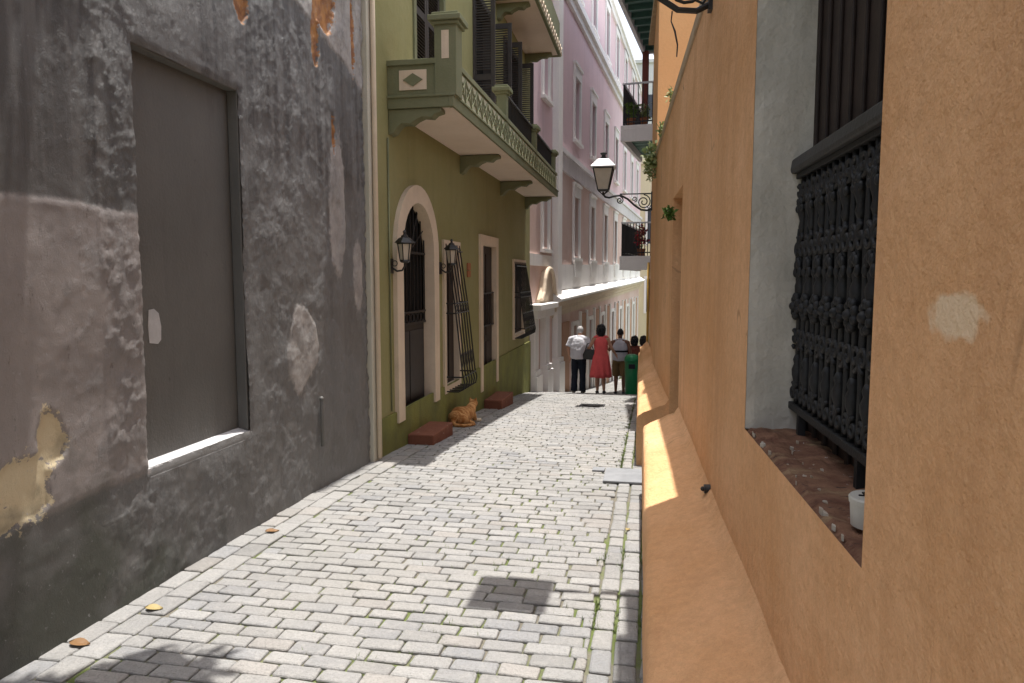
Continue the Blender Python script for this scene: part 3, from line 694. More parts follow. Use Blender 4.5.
for k, s in enumerate(gf):
    b = MB(KF); b.box(s - .32, s + .32, -.24, -.2, -3.8, .12); dd = b.build('door', M['dark'], pk)
    b = MB(KF); b.box(s - .5, s - .32, .0, .05, -3.5, .24); b.box(s + .32, s + .5, .0, .05, -3.5, .24); b.box(s - .32, s + .32, .0, .05, .12, .24); b.build('surround', M['white'], dd)
    b = MB(KF); b.box(s + .95, s + 1.75, 0, .05, -3, .40); b.build('wall_panel', M['tan_panel'], pk)
    b = MB(KF); b.box(s + .68, s + .86, 0, .07, -4, .48); b.build('pilaster', M['white'], pk)
    b = MB(KF); b.box(s + 1.86, s + 2.04, 0, .07, -4, .48); b.build('pilaster', M['white'], pk)
b = MB(KF); b.box(2.4, 3.4, 0, .05, -2, .3); b.build('wall_panel', M['tan_panel'], pk)
# portal next to the green house
for s0, s1, top in ((-1.15, -.75, .62), (-.05, .35, .62), (1.25, 1.75, 8.55)):
    b = MB(KF); b.box(s0, s1, 0, .16, -2, top); b.box(s0 - .07, s1 + .07, 0, .24, -2, -.62 + 0); b.box(s0 - .05, s1 + .05, 0, .21, -.62, -.50); b.build('pilaster', M['white'], pk, bevel=.01)
b = MB(KF); b.box(-1.3, .42, 0, .26, .62, .80); b.box(-1.36, .48, 0, .34, .80, .92); b.build('entablature', M['white'], pk, bevel=.01)
b = MB(KF); pts = [(-.4, .92), (1.2, .92), (1.2, 1.0)] + [(.95 - .0 + 0, 1.2)] + [(.4 + .48*math.cos(a), 1.25 + .42*math.sin(a)) for a in np.linspace(.2, math.pi - .2, 12)] + [(-.15, 1.2), (-.4, 1.0)]
b.prism(pts, 'o', .0, .10); pdm = b.build('scroll_pediment', M['cream'], pk, bevel=.01)
b = MB(KF); b.tube([(-.42, .14, 1.0), (-.2, .14, 1.15)] + [(.4 + .50*math.cos(a), .14, 1.27 + .43*math.sin(a)) for a in np.linspace(math.pi - .2, .2, 12)] + [(1.0, .14, 1.15), (1.22, .14, 1.0)], .045, 8); b.build('moulding', M['cream'], pdm)
b = MB(KF); b.box(.42, 1.2, 0, .03, -1.3, .55); b.box(-.7, -.1, 0, .03, -1.3, .55); b.build('wall_panel', M['pink_low'], pk)
b = MB(KF); b.box(-1.5, 1.2, 0, .05, 1.75, 2.0); b.build('dado_band', M['white'], pk)

# ------------------------------------------------------------------ far buildings
yb = thing('yellow_house', 'pale yellow house closing the end of the street', 'house', (0, 44, -3))
b = MB(); b.wall([(-2.2, -4), (6, -4), (6, 8.2), (-2.2, 8.2)], [rect(-.2, .7, 3.5, 5.6), rect(1.4, 2.3, 3.5, 5.6), rect(-.2, .7, -.6, 1.4)], 0, 0)
b.v = [Vector((v.x, 44 - v.y, v.z)) for v in b.v]; b.build('wall', M['yellow'], yb)
b = MB(); b.box(-2.2, 6, 44.3, 50, -4, 8.15); b.box(-2.2, -2.1, 44.0, 44.3, -4, 8.15); b.box(-2.3, 6.1, 43.8, 50, 8.2, 8.5); b.build('core', M['yellow'], yb)
for (x0, z0, z1) in ((-.2, 3.5, 5.6), (1.4, 3.5, 5.6), (-.2, -.6, 1.4)):
    b = MB(); b.box(x0, x0 + .9, 44.1, 44.2, z0, z1); wn = b.build('window', M['shutter'], yb)
    b = MB(); b.box(x0 - .15, x0, 43.93, 44.1, z0 - .1, z1 + .15); b.box(x0 + .9, x0 + 1.05, 43.93, 44.1, z0 - .1, z1 + .15); b.box(x0, x0 + .9, 43.93, 44.1, z1, z1 + .15); b.build('frame', M['white'], wn)
pb = thing('pale_building', 'distant pale grey building with yellow lower storey under the sky gap', 'building', (-2, 70, -4))
b = MB(); b.box(-3.5, 3, 70, 80, 13, 21.5); b.box(-3.6, 3.1, 69.8, 80.2, 21.5, 21.8); b.build('wall', M['pale'], pb)
b = MB(); b.box(-3.5, 4, 69.9, 80, -6, 13); b.build('lower_wall', M['yellow'], pb)
for k in range(5):
    b = MB(); b.box(-2.9 + k*1.2, -2.2 + k*1.2, 69.95, 70.05, 16.5, 18.6); b.build('window', M['shutter'], pb)

# balcony house on the right of the street end
bh = thing('balcony_house', 'house with stacked white balconies and a green boarded eave', 'house', (1, 20, -1.5))
BA = R_(7); BF = Fr((0.0, 19.6), (math.sin(BA), math.cos(BA)), (-math.cos(BA), math.sin(BA)))
b = MB(BF); b.box(0, 9, -6, 0, -4, 9.2); b.box(-6, 0, -6, -.75, -4, 9.2); b.build('wall', M['white'], bh)
b = MB(BF); b.box(3.35, 3.55, .58, .76, 5.56, 8.45); b.build('post', M['redbrown'], bh)
b = MB(BF); b.box(1.2, 2.2, .0, .04, 5.56, 7.9); b.build('balcony_door', M['redbrown'], bh)
b = MB(BF); b.box(-4, 3.75, .70, .80, 8.42, 8.72); b.box(3.65, 3.75, -.7, .70, 8.45, 8.72); b.box(-4, 9, -6, .80, 9.2, 9.28); b.box(-4, 3.75, -.74, .80, 8.72, 8.78); rf = b.build('eave', M['pale'], bh)
b = MB(BF); y = -3.9
while y < 3.5: b.box(y, y + .44, -.74, .695, 8.64, 8.70); b.box(y + .44, y + .54, -.74, .695, 8.50, 8.715); y += .58
b.build('soffit_boards', M['greenboard'], rf)
for zt, zb, yn, rh in ((5.54, 5.12, .0, 1.07), (2.07, 1.69, .1, .88)):
    b = MB(BF); b.box(yn, yn + 3.6, 0, .85, zb + .3, zt); b.box(yn, yn + 3.6, .75, .85, zb, zb + .3); b.box(yn, yn + .1, 0, .75, zb, zb + .3)
    bo = b.build('balcony', M['white'], bh, bevel=.01)
    b = MB(BF); y = yn + .15
    while y < yn + 3.4: b.box(y, y + .36, .02, .74, zb + .2, zb + .295); y += .46
    b.build('soffit_boards', M['greenboard'], bo)
    b = MB(BF)
    for k in range(7 if zt > 3 else 11): b.tube([(yn + .06, .02 + k*(.125 if zt > 3 else .078), zt), (yn + .06, .02 + k*(.125 if zt > 3 else .078), zt + rh)], .011, 6)
    for k in range(30): b.tube([(yn + .06 + k*.12, .79, zt), (yn + .06 + k*.12, .79, zt + rh)], .011, 6)
    b.box(yn + .04, yn + .08, .0, .79, zt + .08, zt + .11); b.box(yn + .08, yn + 3.6, .775, .805, zt + .08, zt + .11); b.build('railing', M['iron'], bo)
    b = MB(BF); b.box(yn + .03, yn + .09, .0, .82, zt + rh, zt + rh + .04); b.box(yn + .09, yn + 3.6, .76, .82, zt + rh, zt + rh + .04); b.build('handrail', M['galv'], bo)
def pot_plant(x, y, z, h, n, mt, lb, cat='plant', size=.1, pot=True, rr=None, group=None):
    root = thing('potted_plant' if pot else 'plant', lb, cat, (x, y, z), group)
    if pot:
        b = MB(); b.lathe((x, y, z), [(.08, 0), (.12, .18), (.13, .2), (.11, .2), (.10, .17)], 14); b.build('pot', M['terracotta'], root, smooth=False)
    b = MB(); rg = random.Random(int(x*100 + y*10))
    z0 = z + (.2 if pot else 0); rr = rr or (.16, .16, h/2)
    for k in range(7): b.tube([(x, y, z0 - .05), (x + rg.gauss(0, rr[0]*.5), y + rg.gauss(0, rr[1]*.5), z0 + h*rg.uniform(.4, .9))], .005, 5)
    b.build('stem', M['leaf'], root)
    b = MB(); b.leaves((x, y, z0 + h/2), rr, n, size, rg); b.build('foliage', mt, root, recalc=False)
    return root
pot_plant(-.58, 19.9, 5.55, .45, 120, M['leaf'], 'bushy green pot plant at the outer corner of the upper white balcony')
pot_plant(-.22, 19.9, 5.55, .40, 110, M['leaf_pale'], 'pale green pot plant near the wall on the upper white balcony')
pot_plant(-.25, 20.1, 2.08, .7, 150, M['flower'], 'red flowering pot plant behind the lower balcony railing')

# ------------------------------------------------------------------ right orange house
oh = thing('orange_house', 'orange stucco house front with deep railed window and battered plinth', 'house', RF(4, 0, 0))
WN = rect(1.375, 2.625, .955, 2.8); DN = rect(5.40, 6.32, -.6, 2.17)
b = MB(RF); b.wall([(-2.5, -.6), (9.3, -.6), (9.3, 3.02), (3.6, 3.02), (3.6, 6.6), (-2.5, 6.6)], [WN, DN], 0, [.0, .16]); b.build('wall', wall_with_patch(), oh)
b = MB(RF); b.box(-2.5, 9.29, -.5, -.30, -.6, .7); b.box(-2.5, 1.2, -.5, -.30, .7, 3.0); b.box(2.9, 9.29, -.5, -.30, .7, 3.0); b.box(-2.5, 3.6, -3.0, -.06, 3.1, 6.6); b.box(9.1, 9.297, -.3, -.005, -.6, 3.0); b.box(-2.5, -2.4, -3, -.01, -.6, 3.1); b.box(-2.5, 3.5, -3.0, -2.8, -.6, 3.1); b.box(-2.4, 1.2, -1.6, -1.4, -.6, 3.1);b.build('core', M['orange'], oh)
b = MB(RF); b.box(3.605, 9.29, -.36, .012, 3.0, 3.09); b.build('coping', M['coping'], oh, bevel=.012)
b = MB(RF); b.box(-2.5, 3.98, -.3, .16, 3.55, 3.70); bb = b.build('balcony', M['soffit'], oh)
b = MB(RF); b.box(-2.5, 4.03, .16, .21, 3.50, 3.78); b.box(3.98, 4.03, -.3, .16, 3.50, 3.78); b.build('fascia', M['orange'], bb)
b = MB(RF)
for k in range(50): b.tube([(-2.4 + k*.12, .185, 3.78), (-2.4 + k*.12, .185, 4.7)], .009, 6)
b.box(-2.45, 3.7, .165, .205, 4.7, 4.74); b.build('railing', M['iron'], bb)
# window reveal, sill, shutters, railing
M['jamb'] = stucco('grey_white_reveal_plaster', (.62, .575, .50), (.50, .465, .40), 3, .3, (.33, .30, .25), ((60, .003), (8, .014)), .85, ((.28, .27, .24), .6), .2)
t = NT('broken_brick_sill', .85, .2)
c = t.mix(t.ramp(t.noise(9, 6, .7, (1, 1.6, 1)), .36, .64), (.13, .058, .038), (.27, .145, .09))
c = t.mix(t.ramp(t.noise(5, 6, .65, (1, 2, 1)), .55, .66), c, (.34, .24, .14))
c = t.mix(t.ramp(t.noise(14, 5, .7, (1, 3, 1)), .63, .67), c, (.06, .04, .035))
c = t.mix(t.ramp(t.noise(19, 6, .78), .66, .68), c, (.55, .54, .52)); t.color(c)
t.bump(t.noise(20, 6, .7), .02); t.bump(t.noise(90, 4, .7), .004); M['sillbrick'] = t.m
b = MB(RF)
for k in range(24):   # far jamb as a grid so that it can be uneven
    pass
nu, nv = 10, 40; base = len(b.v)
for i in range(nu+1):
    for j in range(nv+1):
        o_ = -.30*i/nu; z = .955 + 1.845*j/nv; n_ = .008*noise.noise(Vector((o_*9, z*4, 2)))
        if i == 0: n_ += .006*noise.noise(Vector((1, z*14, 5))) + .004
        b.P(2.622 - n_*0 + n_, o_ - .001, z)
for i in range(nu):
    for j in range(nv): b.f.append([base + i*(nv+1)+j, base + (i+1)*(nv+1)+j, base + (i+1)*(nv+1)+j+1, base + i*(nv+1)+j+1])
b.box(1.30, 1.374, -.30, -.002, .9, 2.85); b.box(1.374, 2.62, -.30, -.002, 2.801, 2.9)
win = b.build('window', M['jamb'], oh)
b = MB(RF); base = len(b.v); nu, nv = 50, 16
for i in range(nu+1):
    for j in range(nv+1):
        s = 1.372 + 1.256*i/nu; o_ = -.002 - .30*j/nv
        n_ = .012*noise.fractal(Vector((s*7, o_*14, 0)), 1, 2, 4) + .010*(noise.noise(Vector((math.floor(s*5.2), 3, 1))))
        if j == 0: n_ -= .012 + .012*abs(noise.noise(Vector((s*22, 0, 1))))
        b.P(s, o_, .962 + n_ - .0)
for i in range(nu):
    for j in range(nv): b.f.append([base + i*(nv+1)+j, base + (i+1)*(nv+1)+j, base + (i+1)*(nv+1)+j+1, base + i*(nv+1)+j+1])
so_ = b.build('sill', M['sillbrick'], win)
b = MB(RF); rg = random.Random(9)
for k in range(26):
    s = rg.uniform(1.42, 2.6); o_ = -.008 - .12*rg.random()**2.2; r = rg.uniform(.003, .013); zz = .9665 + rg.uniform(-.001, .002)
    n_ = rg.randint(5, 8); b.prism([(s + r*rg.uniform(.5, 1.9)*math.cos(a), o_ + r*.55*rg.uniform(.5, 1.3)*math.sin(a)) for a in np.linspace(0, 2*math.pi, n_ + 1)[:-1]], 'z', .955, zz)
o = b.build('plaster_chips', M['chip'], so_); o['kind'] = 'stuff'
b = MB(RF)
for k in range(13):
    s = 1.2 + k*.118; b.box(s, s + .112, -.25, -.208, .95, 2.9); 
    b.box(s + .095, s + .12, -.208, -.196, .95, 2.9)
b.build('shutter', M['wood'], win, bevel=.004)
b = MB(RF); b.box(1.2, 2.9, -.29, -.26, .8, 3.0); b.build('dark_backing', M['dark'], win)
RO = -.162
rl = thing('window_railing', 'ornate charcoal cast iron railing across the deep window opening', 'railing', RF(2, RO, 1.0))
b = MB(RF); b.prism([(RO - .035, 1.855), (RO + .032, 1.855), (RO + .036, 1.87), (RO + .03, 1.905), (RO - .03, 1.905)], 's', 1.2, 2.66); b.build('handrail', M['rail_wood'], rl, bevel=.006)
b = MB(RF); b.box(1.2, 2.63, RO - .016, RO + .016, 1.837, 1.855); b.build('rail_bar', M['castiron'], rl, bevel=.003)
b = MB(RF); b.box(1.2, 2.63, RO - .016, RO + .016, 1.035, 1.06); b.build('rail_bar', M['castiron'], rl, bevel=.003)
def spiral(cx, cz, r0, turns, a0, sgn, n=16):
    return [(cx + sgn*r0*(1 - .8*k/n)*math.cos(a0 + turns*2*math.pi*k/n), cz + r0*(1 - .8*k/n)*math.sin(a0 + turns*2*math.pi*k/n)) for k in range(n+1)]
rg = random.Random(3)
for k in range(12):
    s = 2.575 - k*.118; b = MB(RF)
    T = lambda pts, r: b.tube([(s + p[0], RO + (p[2] if len(p) > 2 else 0), p[1]) for p in pts], r, 6)
    T([(0, 1.06), (0, 1.86)], .009)
    c0 = b.fr(s, RO, 0)
    for zc in (1.16, 1.45, 1.72):       # vases and buds on the stem
        b.lathe(b.fr(s, RO, zc), [(.008, -.07), (.014, -.05), (.010, -.03), (.018, .0), (.019, .02), (.012, .04), (.016, .055), (.008, .075)], 10)
    for sg in (-1, 1):
        T([(p[0], p[1], .006) for p in spiral(sg*.03, 1.79, .034, 1.3, -math.pi/2, sg)], .0075)
        T([(p[0], p[1], .006) for p in spiral(sg*.032, 1.60, .036, 1.3, math.pi/2, sg)], .0075)
        T([(p[0], p[1], .006) for p in spiral(sg*.03, 1.29, .036, 1.3, -math.pi/2, sg)], .0075)
        T([(p[0], p[1], .006) for p in spiral(sg*.03, 1.10, .030, 1.2, math.pi/2, sg)], .007)
        T([(sg*.059, 1.06), (sg*.057, 1.2), (sg*.05, 1.32), (sg*.058, 1.45), (sg*.05, 1.58), (sg*.057, 1.7), (sg*.059, 1.86)], .0075)
    for q in range(9):                  # leafy rosette
        a = 2*math.pi*q/9; p = b.fr(s + .028*math.cos(a), RO + .012, 1.40 + .034*math.sin(a)); b.ball(p, (.013, .011, .015), 7, 5)
    b.ball(b.fr(s, RO + .02, 1.40), .016, 8, 6)
    for q in range(5):
        a = math.pi*(q+.5)/5; p = b.fr(s + .03*math.cos(a), RO + .010, 1.50 + .05*math.sin(a)); b.ball(p, (.010, .010, .018), 7, 5)
        p = b.fr(s + .03*math.cos(a), RO + .010, 1.72 + .04*math.sin(a)); b.ball(p, (.009, .009, .014), 7, 5)
    b.build('baluster', M['castiron'], rl, smooth=True)
for s in (2.5, 1.9):
    b = MB(RF); b.box(s - .012, s + .012, RO - .012, RO + .012, .95, 1.04); b.build('foot', M['castiron'], rl)
# plinths
def plinth(name, s0, s1, zc, xo):
    b = MB(); n = max(8, int((s1-s0)/.08)); rings = []
    for k in range(n+1):
        s = s0 + (s1-s0)*k/n; cp = RF(s, .0, 0); z = float(np.interp(s, *zc)); yb_ = cp.y; X = float(np.interp(s, *xo)) + .006*noise.noise(Vector((s*1.7, 4, 0)))
        wv = .010*noise.noise(Vector((s*1.5, 0, 7)))
        wx = cp.x; zo = z - .085 + wv; gz_ = g(yb_) - .04
        prof = [(wx + .05, z + .10), (wx - .006, z + .05 + wv), (wx - .03, z + .012 + wv), (wx - .075, z - .004 + wv)]
        for f in (.3, .5, .7, .85): prof.append((wx - .075 + (X + .03 - wx + .075)*f, z - .004 + wv + (zo - z + .004)*f + .004*noise.noise(Vector((s*5, f*3, 2)))))
        prof += [(X + .03, zo - .002), (X + .012, zo - .012), (X + .002, zo - .035), (X, zo - .08), (X - .004, (zo + gz_)/2), (X + .006, gz_)]
        rings.append([b.W((px, yb_, pz)) for px, pz in prof])
    m = len(rings[0])
    for a, c_ in zip(rings, rings[1:]):
        for j in range(m-1): b.f.append([a[j], a[j+1], c_[j+1], c_[j]])
    for rg_ in (rings[0], rings[-1]):
        b.f.append(list(rg_) + [b.W((b.v[rg_[0]].x, b.v[rg_[0]].y, b.v[rg_[-1]].z))])
    o = b.build(name, M['orange'], oh, smooth=True)
    mod = o.modifiers.new('es', 'EDGE_SPLIT'); mod.split_angle = R_(60)
    return o
plinth('plinth', -2.0, 5.36, ([-2, 2, 2.3, 3.15, 5.4], [.38, .385, .41, .41, .48]), ([-2, 2.1, 5.4], [.012, .008, -.034]))
plinth('plinth', 6.36, 12.4, ([6, 12.4], [.36, .30]), ([6, 12.4], [-.09, -.175]))
b = MB(RF); b.box(5.40, 6.32, -.20, -.161, -.6, 2.17); dd = b.build('door', M['wood'], oh)
b = MB(RF); 
for z in (.62, 1.4): b.box(6.22, 6.30, -.15, -.10, z, z + .12)
b.build('hinge', M['iron'], dd)
b = MB(RF); b.box(5.36, 6.36, -.16, .03, -.6, .06); b.build('threshold', M['coping'], dd, bevel=.01)
b = MB(RF); b.tube([(3.50, -.02, .47), (3.50, .03, .468)], .022, 10); b.ball((3.5, .035, .468), .012, world=False); b.build('pipe_stub', M['iron'], oh)
# cup on the sill
cp_ = Vector((.482, 1.605, .968)); tb = thing('tub', 'small white tub with black writing on its lid on the window sill', 'tub', cp_)
b = MB(); b.lathe(cp_, [(.0, 0), (.047, .0), (.050, .05), (.050, .054)], 28); b.build('body', M['plastic'], tb, smooth=False)
b = MB(); b.lathe(cp_, [(.052, .050), (.053, .060), (.050, .064), (.0, .0645)], 28); ld = b.build('lid', M['plastic'], tb)
b = MB(); zz = cp_.z + .0655
def st_(pts): b.tube([(cp_.x + p[0], cp_.y + p[1], zz) for p in pts], .0022, 5, world=True)
st_([(-.034, .0), (-.008, -.004)]); st_([(-.020, .020), (-.022, -.02)]); st_([(-.022, .018), (-.008, .022)]); st_([(.012, .018), (-.002, .014), (-.004, .003), (.008, .0), (.010, -.012), (-.004, -.016)])
b.build('marking', M['ink'], ld)

# tall orange house behind the coping
ot = thing('orange_tower_house', 'taller plain orange house rising beyond the low coping', 'house', RF(10, 0, -1))
b = MB(RF); b.prism([(9.32, -6), (12.6, -6), (12.6, -.09), (9.32, -.004)], 'z', -1.5, 5.4); b.build('wall', M['orange2'], ot)
b = MB(RF); b.box(9.30, 12.62, -6, .0, 5.4, 5.5); b.build('cornice', M['coping'], ot)
b = MB(RF); b.tube([(12.5, -.06, .1), (12.5, -.06, 1.75)], .022, 8); b.tube([(12.5, -.06, .35), (12.3, .0, .3), (12.0, .05, .25)], .02, 8); b.build('rainwater_pipe', M['yellowpipe'], ot, smooth=True)

# street lamps on scrolled brackets
def street_lamp(s_, zb, ln, lb, ow=0.0, sc_=1.15):
    root = thing('street_lamp', lb, 'lamp', RF(s_, ow, zb), 'bracket street lamps on the right hand wall')
    T = lambda pts, r, close=False: b.tube([(s_, ow + p[0], zb + p[1]) for p in pts], r, 8, close=close)
    b = MB(RF); b.box(s_ - .03, s_ + .03, ow, ow + .02, -.14 + zb, zb + .16)
    T([(0, .13), (ln*.66, .13)], .011)
    T([(0, -.10), (ln*.10, -.135), (ln*.22, -.125), (ln*.36, -.05), (ln*.5, .05), (ln*.64, .11), (ln*.76, .10), (ln*.88, .075), (ln*.96, .09), (ln, .13), (ln, .17)], .016)
    for cx, cz, r, a0, tr in ((.135, .0, .115, math.pi/2, 1.9), (ln*.66, .03, .06, math.pi/2, 1.6)):
        T([(p[0], p[1]) for p in spiral(cx, cz, r, tr, a0, 1, 26)], .009)
    T([(p[0], p[1]) for p in spiral(ln*.36, .045, .045, 1.4, -math.pi/2, -1, 20)], .008)
    T([(.02, -.055), (ln*.06, -.10), (ln*.12, -.075)], .008)
    b.build('bracket', M['iron'], root)
    c = RF(s_, ow + ln, zb + .16); n = 4
    def sq(r, z): return [(c.x + sx*r*sc_, c.y + sy*r*sc_, c.z + z*sc_) for sx, sy in ((-1,-1),(1,-1),(1,1),(-1,1))]
    b = MB(); lo, hi = sq(.072, .03), sq(.135, .33)
    for k in range(4): b.tube([lo[k], hi[k]], .010, 6); b.tube([lo[k], lo[(k+1)%4]], .010, 6); b.tube([hi[k], hi[(k+1)%4]], .012, 6)
    for k in range(4): b.tube([lo[k], (c.x, c.y, c.z - .04)], .007, 6)
    b.ball((c.x, c.y, c.z - .03), .02); b.build('lantern_frame', M['iron'], root)
    b = MB(); lo, hi = sq(.066, .035), sq(.128, .325)
    for k in range(4): b.f.append([b.W(p) for p in (lo[k], lo[(k+1)%4], hi[(k+1)%4], hi[k])])
    b.f.append([b.W(p) for p in lo]); b.build('pane', M['frost'], root)
    b = MB(); r0 = [b.W(p) for p in sq(.165, .335)]; r1 = [b.W(p) for p in sq(.168, .35)]; r2 = [b.W(p) for p in sq(.075, .455)]; r3 = [b.W(p) for p in sq(.06, .46)]
    for p, q in ((r0, r1), (r1, r2), (r2, r3)):
        for k in range(4): b.f.append([p[k], p[(k+1)%4], q[(k+1)%4], q[k]])
    b.f.append(r0[::-1]); b.f.append(r3); b.build('lantern_roof', M['galv'], root)
    b = MB(); b.lathe((c.x, c.y, c.z + .46*sc_), [(.05, 0), (.055, .02), (.035, .035), (.03, .06), (.055, .08), (.055, .095), (.01, .11)], 12); b.build('finial', M['iron'], root)
    return root
street_lamp(11.75, 2.70, .78, 'square white topped street lamp on the far scrolled wall bracket', -.067)
nl = street_lamp(3.9, 3.0, .78, 'iron street lamp bracket curling in at the top beside the coping')
b = MB(RF); b.tube([(3.9, .20, 2.87), (3.9, .205, 2.82), (3.9, .185, 2.77), (3.9, .17, 2.70), (3.9, .173, 2.64)], [.004, .003, .005, .004, .003], 6); b.build('hanging_wire', M['iron'], nl)

# plants on the right wall
def weed(s_, o_, z, r, n, size, mt, lb, group=None):
    p = RF(s_, o_, z); root = thing('wall_plant', lb, 'plant', p, 'weeds growing out of the orange wall')
    rg = random.Random(int(s_*31)); b = MB()
    for k in range(8): b.tube([p, p + Vector((rg.gauss(0, r[0]*.6), rg.gauss(0, r[1]*.6), rg.uniform(-.4, 1)*r[2]))], .004, 5, world=True)
    b.build('stem', M['leaf'], root)
    b = MB(); b.leaves(p + Vector((0, 0, r[2]*.1)), r, n, size, rg); b.build('foliage', mt, root, recalc=False)
weed(9.25, .06, 2.92, (.10, .2, .26), 330, .06, M['leaf_pale'], 'pale green weed clump at the far end of the coping')
weed(8.0, .02, 3.08, (.035, .2, .07), 60, .04, M['leaf_pale'], 'pale weeds on the coping nearest the large weed clump')
weed(6.6, .02, 3.10, (.03, .2, .05), 45, .035, M['leaf_pale'], 'sparse weeds midway along the coping')
weed(6.05, .05, 2.02, (.045, .05, .055), 90, .045, M['leaf'], 'small dark green fern at the top of the side doorway')

# ------------------------------------------------------------------ small things on the street
yc = 5.9; b = MB()
x0, x1 = -.345, -.03
i = [b.W((x, y, g(y) + z)) for z in (.004, .022) for x, y in ((x0, 5.62), (x1, 5.62), (x1, 6.12), (x0, 6.12))]
for q in ((3,2,1,0),(4,5,6,7),(0,1,5,4),(1,2,6,5),(2,3,7,6),(3,0,4,7)): b.f.append([i[k] for k in q])
i = [b.W((x, y, g(y) + z)) for z in (.004, .020) for x, y in ((-.46, 6.0), (x0 - .01, 6.0), (x0 - .01, 6.13), (-.46, 6.13))]
for q in ((3,2,1,0),(4,5,6,7),(0,1,5,4),(1,2,6,5),(2,3,7,6),(3,0,4,7)): b.f.append([i[k] for k in q])
o = b.build('cover_plate', M['slab'], bevel=.004, loc=(-.2, 5.9, g(5.9))); tag(o, 'flat grey cover plate lying in the gutter beside the orange plinth', 'cover plate')
b = MB()
gq = lambda y, d: (y, g(y) + d)
GF = Fr((0, 0), (0, 1), (1, 0)); b.fr = GF
for xa, xb in ((-1.08, -1.05), (-.71, -.68)): b.prism([gq(11.2, -.02), gq(11.62, -.02), gq(11.62, .006), gq(11.2, .006)], 'o', xa, xb)
for k in range(7): b.prism([gq(11.2 + k*.065, -.02), gq(11.23 + k*.065, -.02), gq(11.23 + k*.065, .005), gq(11.2 + k*.065, .005)], 'o', -1.049, -.711)
o = b.build('shadow_grate', M['castiron'], loc=(-.88, 11.4, g(11.4))); tag(o, 'dark iron slats added where the far lamp shadow falls on the paving', 'shadow grate')  # dark slats standing in for the cast shadow of the far lamp
def leaf(x, y, L_, rot, mt, lb):
    p = Vector((x, y, g(y) + .006)); b = MB(); n = 6
    top = []; 
    for k in range(n+1):
        u = k/n; wv = L_*.28*math.sin(math.pi*u**.8); zz = .004*math.sin(u*5.1) + .002
        dx = L_*(u - .5)
        for sg in (-1, 0, 1):
            X, Y_ = dx, sg*wv; b.W(p + Vector((X*math.cos(rot) - Y_*math.sin(rot), X*math.sin(rot) + Y_*math.cos(rot), zz + (.006 if sg > 0 else .001)*abs(sg))))
    for k in range(n):
        for q in range(2): a = k*3 + q; b.f.append([a, a+1, a+4, a+3])
    o = b.build('fallen_leaf', mt, loc=p, recalc=False); tag(o, lb, 'leaf', 'dry leaves along the grey wall'); so_ = o.modifiers.new('t', 'SOLIDIFY'); so_.thickness = .0012
leaf(-2.30, 3.97, .085, .5, M['dryleaf'], 'curled brown leaf below the blocked window, farthest of the fallen leaves')
leaf(-2.28, 2.86, .085, .2, M['yleaf'], 'pale yellow leaf on the paving near the grey wall')
leaf(-2.36, 2.50, .095, .1, M['dryleaf'], 'dark brown leaf lying closest to the camera at the wall foot')
leaf(-.11, 4.45, .05, 1.1, M['yleaf'], 'tiny yellow leaf in the gutter beside the orange plinth')

# shrub rooted in the top of the grey wall (above the picture; its shadow falls in the near left corner)
sh = thing('overhanging_shrub', 'leafy shrub leaning out from the top of the grey wall', 'shrub', (-2.55, 2.8, 4.6))
b = MB(); b.tube([(-2.55, 2.8, 4.6), (-2.2, 2.85, 4.75), (-1.8, 2.95, 4.5), (-1.5, 3.0, 4.25)], [.035, .028, .02, .008], 8); b.tube([(-2.2, 2.85, 4.75), (-1.9, 2.6, 4.6), (-1.8, 2.45, 4.35)], [.02, .015, .006], 8); b.build('trunk', M['wood'], sh)
rg = random.Random(12); b = MB()
for c_, r_, n_ in (((-1.68, 2.98, 4.3), (.24, .2, .25), 240), ((-1.85, 2.80, 4.5), (.26, .25, .25), 260), ((-2.15, 2.65, 4.6), (.25, .25, .2), 200), ((-1.75, 2.62, 4.3), (.2, .16, .2), 150)):
    b.leaves(c_, r_, n_, .11, rg)
b.build('crown', M['leaf'], sh, recalc=False)

# ------------------------------------------------------------------ people
def fuse(mb, name, mt, parent, vox, loc, smooth=3, colfn=None):
    me = bpy.data.meshes.new('tmp'); me.from_pydata(mb.v, [], mb.f)
    bm = bmesh.new(); bm.from_mesh(me); bmesh.ops.recalc_face_normals(bm, faces=bm.faces); bm.to_mesh(me); bm.free()
    ob = bpy.data.objects.new('tmp', me); C.objects.link(ob)
    r = ob.modifiers.new('r', 'REMESH'); r.mode = 'VOXEL'; r.voxel_size = vox; r.use_smooth_shade = True
    s = ob.modifiers.new('s', 'SMOOTH'); s.iterations = smooth; s.factor = .5
    dg = bpy.context.evaluated_depsgraph_get(); me2 = bpy.data.meshes.new_from_object(ob.evaluated_get(dg))
    bpy.data.objects.remove(ob); bpy.data.meshes.remove(me)
    me2.name = name; me2.transform(Matrix.Translation(-Vector(loc)) if parent is None else Matrix.Identity(4))
    me2.materials.clear(); me2.materials.append(mt)
    for p in me2.polygons: p.use_smooth = True
    o = bpy.data.objects.new(name, me2); C.objects.link(o)
    if parent is not None: o.parent = parent
    else: o.location = loc
    return o
def limb(b, pts, rs, n=12):
    b.tube(pts, rs, n, world=True)
    for p, r in zip(pts, rs):
        rr = r if not isinstance(r, tuple) else (min(r),)*1
        q = r if isinstance(r, tuple) else (r, r)
        b.ball(p, min(q), 10, 8)
